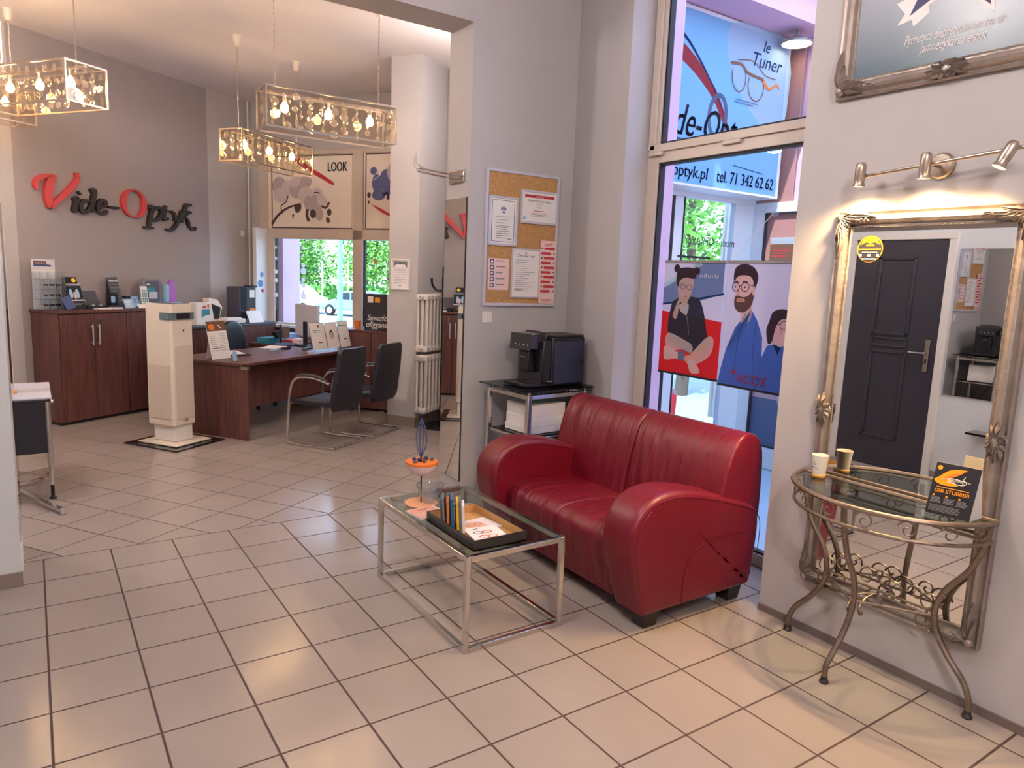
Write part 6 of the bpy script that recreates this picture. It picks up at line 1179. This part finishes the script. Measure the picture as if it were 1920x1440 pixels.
# ================= PENDANT LAMPS
def pendant(label, T3, ztop, L=1.09, Wd_=.29, Hh=.31, chain=.435, cup=True, flip=0, nb=3, lit=1):
    c3 = T3 @ Vector((0, 0, 0)); rz_ = atan2((T3 @ Vector((1, 0, 0))-c3).y, (T3 @ Vector((1, 0, 0))-c3).x)
    o = thing('pendant_lamp', label, 'lamp', (c3.x, c3.y, ztop-Hh), rz_, 'rectangular glass pendant lamps')
    def mm(): m = M(); m.T = T3; return m
    x, y, z1_, z0_ = L/2, Wd_/2, ztop, ztop-Hh; t = .012; m = mm()
    for zz in (z0_, z1_-t): m.box(-x, x, -y, -y+t, zz, zz+t); m.box(-x, x, y-t, y, zz, zz+t); m.box(-x, -x+t, -y+t, y-t, zz, zz+t); m.box(x-t, x, -y+t, y-t, zz, zz+t)
    for sx in (-x, x-t):
        for sy in (-y, y-t): m.box(sx, sx+t, sy, sy+t, z0_+t, z1_-t)
    m.build('frame', 'brushed_steel', o, smooth=0)
    m = mm(); m.box(-x+t, x-t, -.012, .012, z1_-.028, z1_-.012); m.build('lamp_bar', 'brushed_steel', o, smooth=0)
    for a in ((-x+t, x-t, -y+.003, -y+.006), (-x+t, x-t, y-.006, y-.003)): m = mm(); m.box(a[0], a[1], a[2], a[3], z0_+t, z1_-t); m.build('glass_side', 'lamp_glass', o, smooth=0)
    for a in (-x+.003, x-.006): m = mm(); m.box(a, a+.003, -y+t, y-t, z0_+t, z1_-t); m.build('glass_side', 'lamp_glass', o, smooth=0)
    rr = random.Random(int(abs(c3.x)*100)); n = 0
    def crystal(px, py, pz, kind, s, nx):
        m = mm(); ax = (1, 0, 0) if nx else (0, 1, 0)
        if kind == 0: m.lathe([(0, -.005), (s*.7, -.004), (s, 0), (s*.7, .004), (0, .005)], (px, py, pz), 14, axis=ax); m.lathe([(s*.78, -.006), (s*.9, -.007), (s, -.004), (s, .004), (s*.9, .007), (s*.78, .006)], (px, py, pz), 14, axis=ax)
        elif kind == 1: m.ball((px, py, pz), s*.5, seg=8, sc_=(1, 1, 2.2))
        elif kind == 2:
            q = s*.85
            if nx: m.box(px-.004, px+.004, py-q, py+q, pz-q, pz+q); m.box(px-.007, px+.007, py-q*.6, py+q*.6, pz-q*.6, pz+q*.6)
            else: m.box(px-q, px+q, py-.004, py+.004, pz-q, pz+q); m.box(px-q*.6, px+q*.6, py-.007, py+.007, pz-q*.6, pz+q*.6)
        else:
            m.lathe([(0, -s*1.6), (s*.35, -s*.9), (s*.42, 0), (s*.2, s*.9), (0, s*1.2)], (px, py, pz), 8)
        m.tube([(px, py, pz+s), (px, py, pz+s+.02)], .0012, seg=4, mat='brushed_steel')
        m.build('crystal', 'crystal', o, smooth=30)
    for sy in (-y+.022, y-.022):
        xx = -x+.05
        while xx < x-.04:
            nrow = 3 if rr.random() > .3 else 2; zz = z1_-.05-rr.random()*.02
            for q in range(nrow):
                s = .018+.018*rr.random(); crystal(xx+rr.uniform(-.008, .008), sy, zz, rr.choice((0, 0, 1, 2, 3)), s, False); zz -= Hh*.30
            xx += .088+.02*rr.random()
    for sx in (-x+.022, x-.022):
        for yy in (-.07, .0, .07):
            zz = z1_-.055
            for q in range(2 if yy else 3): crystal(sx, yy, zz, rr.choice((0, 1, 2)), .02+.012*rr.random(), True); zz -= Hh*.31
    for k in range(nb):
        bx2 = (k-(nb-1)/2)*L*.33; m = mm(); m.lathe([(.0, 0), (.014, 0), (.014, -.05), (.0, -.05)], (bx2, 0, z1_-.028), 12); so_ = m.build('socket', 'brushed_steel', o)
        m = mm(); m.lathe([(.008, 0), (.015, -.012), (.03, -.038), (.033, -.055), (.024, -.08), (0, -.09)], (bx2, 0, z1_-.078), 14); m.build('bulb', 'bulb_glow', so_)
        p = T3 @ Vector((bx2, 0, z1_-.125)); l = light('bulb_light', 'POINT', p, 36*lit, WARM, size=.034)
    for s_ in (-1, 1):
        px = s_*chain; m = mm(); zz = z1_; i = 0
        while zz < H-.09:
            a = 0 if i % 2 == 0 else 1; pts = [(px+(.006*cos(t_) if a == 0 else 0), (0 if a == 0 else .006*cos(t_)), zz+.013+.013*sin(t_)) for t_ in [2*pi*j/8 for j in range(8)]]; m.tube(pts, .0016, seg=4, closed=True); zz += .021; i += 1
        m.tube([(px+.006, 0, z1_), (px-.004, .004, z1_+.3), (px+.004, -.003, H-.09)], .0018, seg=4)
        m.build('chain', 'brushed_steel', o)
        m = mm(); m.lathe([(0, H-.10), (.022, H-.10), (.032, H-.07), (.040, H), (0, H)], (px, 0, 0), 20); m.build('ceiling_cup', 'cream_plastic', o)
    return o
TM = lambda x, y, rz_: Matrix.Translation((x, y, 0)) @ Matrix.Rotation(rz_, 4, 'Z')
pendant('rectangular glass pendant lamp, largest and nearest, hanging right of centre', TM(2.125, 1.34, 0), 3.06)
x_, y_, _ = W(3.60, 1.47); pendant('rectangular glass pendant lamp hanging lower behind the largest one', TM(x_, y_, TH), 3.0)
x_, y_, _ = W(1.42, 2.05); pendant('rectangular glass pendant lamp cut off by the left edge of the photo', TM(W(1.59, 2.06)[0], W(1.59, 2.06)[1], TH+pi/2), 3.19, Wd_=.36)
pendant('rectangular glass pendant lamp lower at the left edge, mostly hidden behind another', TM(W(1.575, 3.02)[0], W(1.575, 3.02)[1], TH), 3.19)
# globe fill lamps, added out of view to brighten both rooms
for i, (x, y, _) in enumerate(FILL_GLOBES):
    o = thing('fill_globe', ['added globe fill lamp, out of view above the sofa area', 'added globe fill lamp, out of view behind the camera', 'added globe fill lamp, out of view at the left of the back room', 'added globe fill lamp, hidden behind the mirror pier'][i], 'lamp', (x, y, 3.38)); M().lathe([(0, H), (.05, H), (.05, H-.03), (.008, H-.04), (.008, 3.63)], (x, y, 0), 20).build('ceiling_mount', 'white_paint', o); M().lathe([(.02, 3.63), (.03, 3.625)], (x, y, 0), 16).build('collar', 'white_paint', o)
    m = M(); m.ball((x, y, 3.50), .125, seg=24); m.build('globe', 'opal', o, smooth=80)
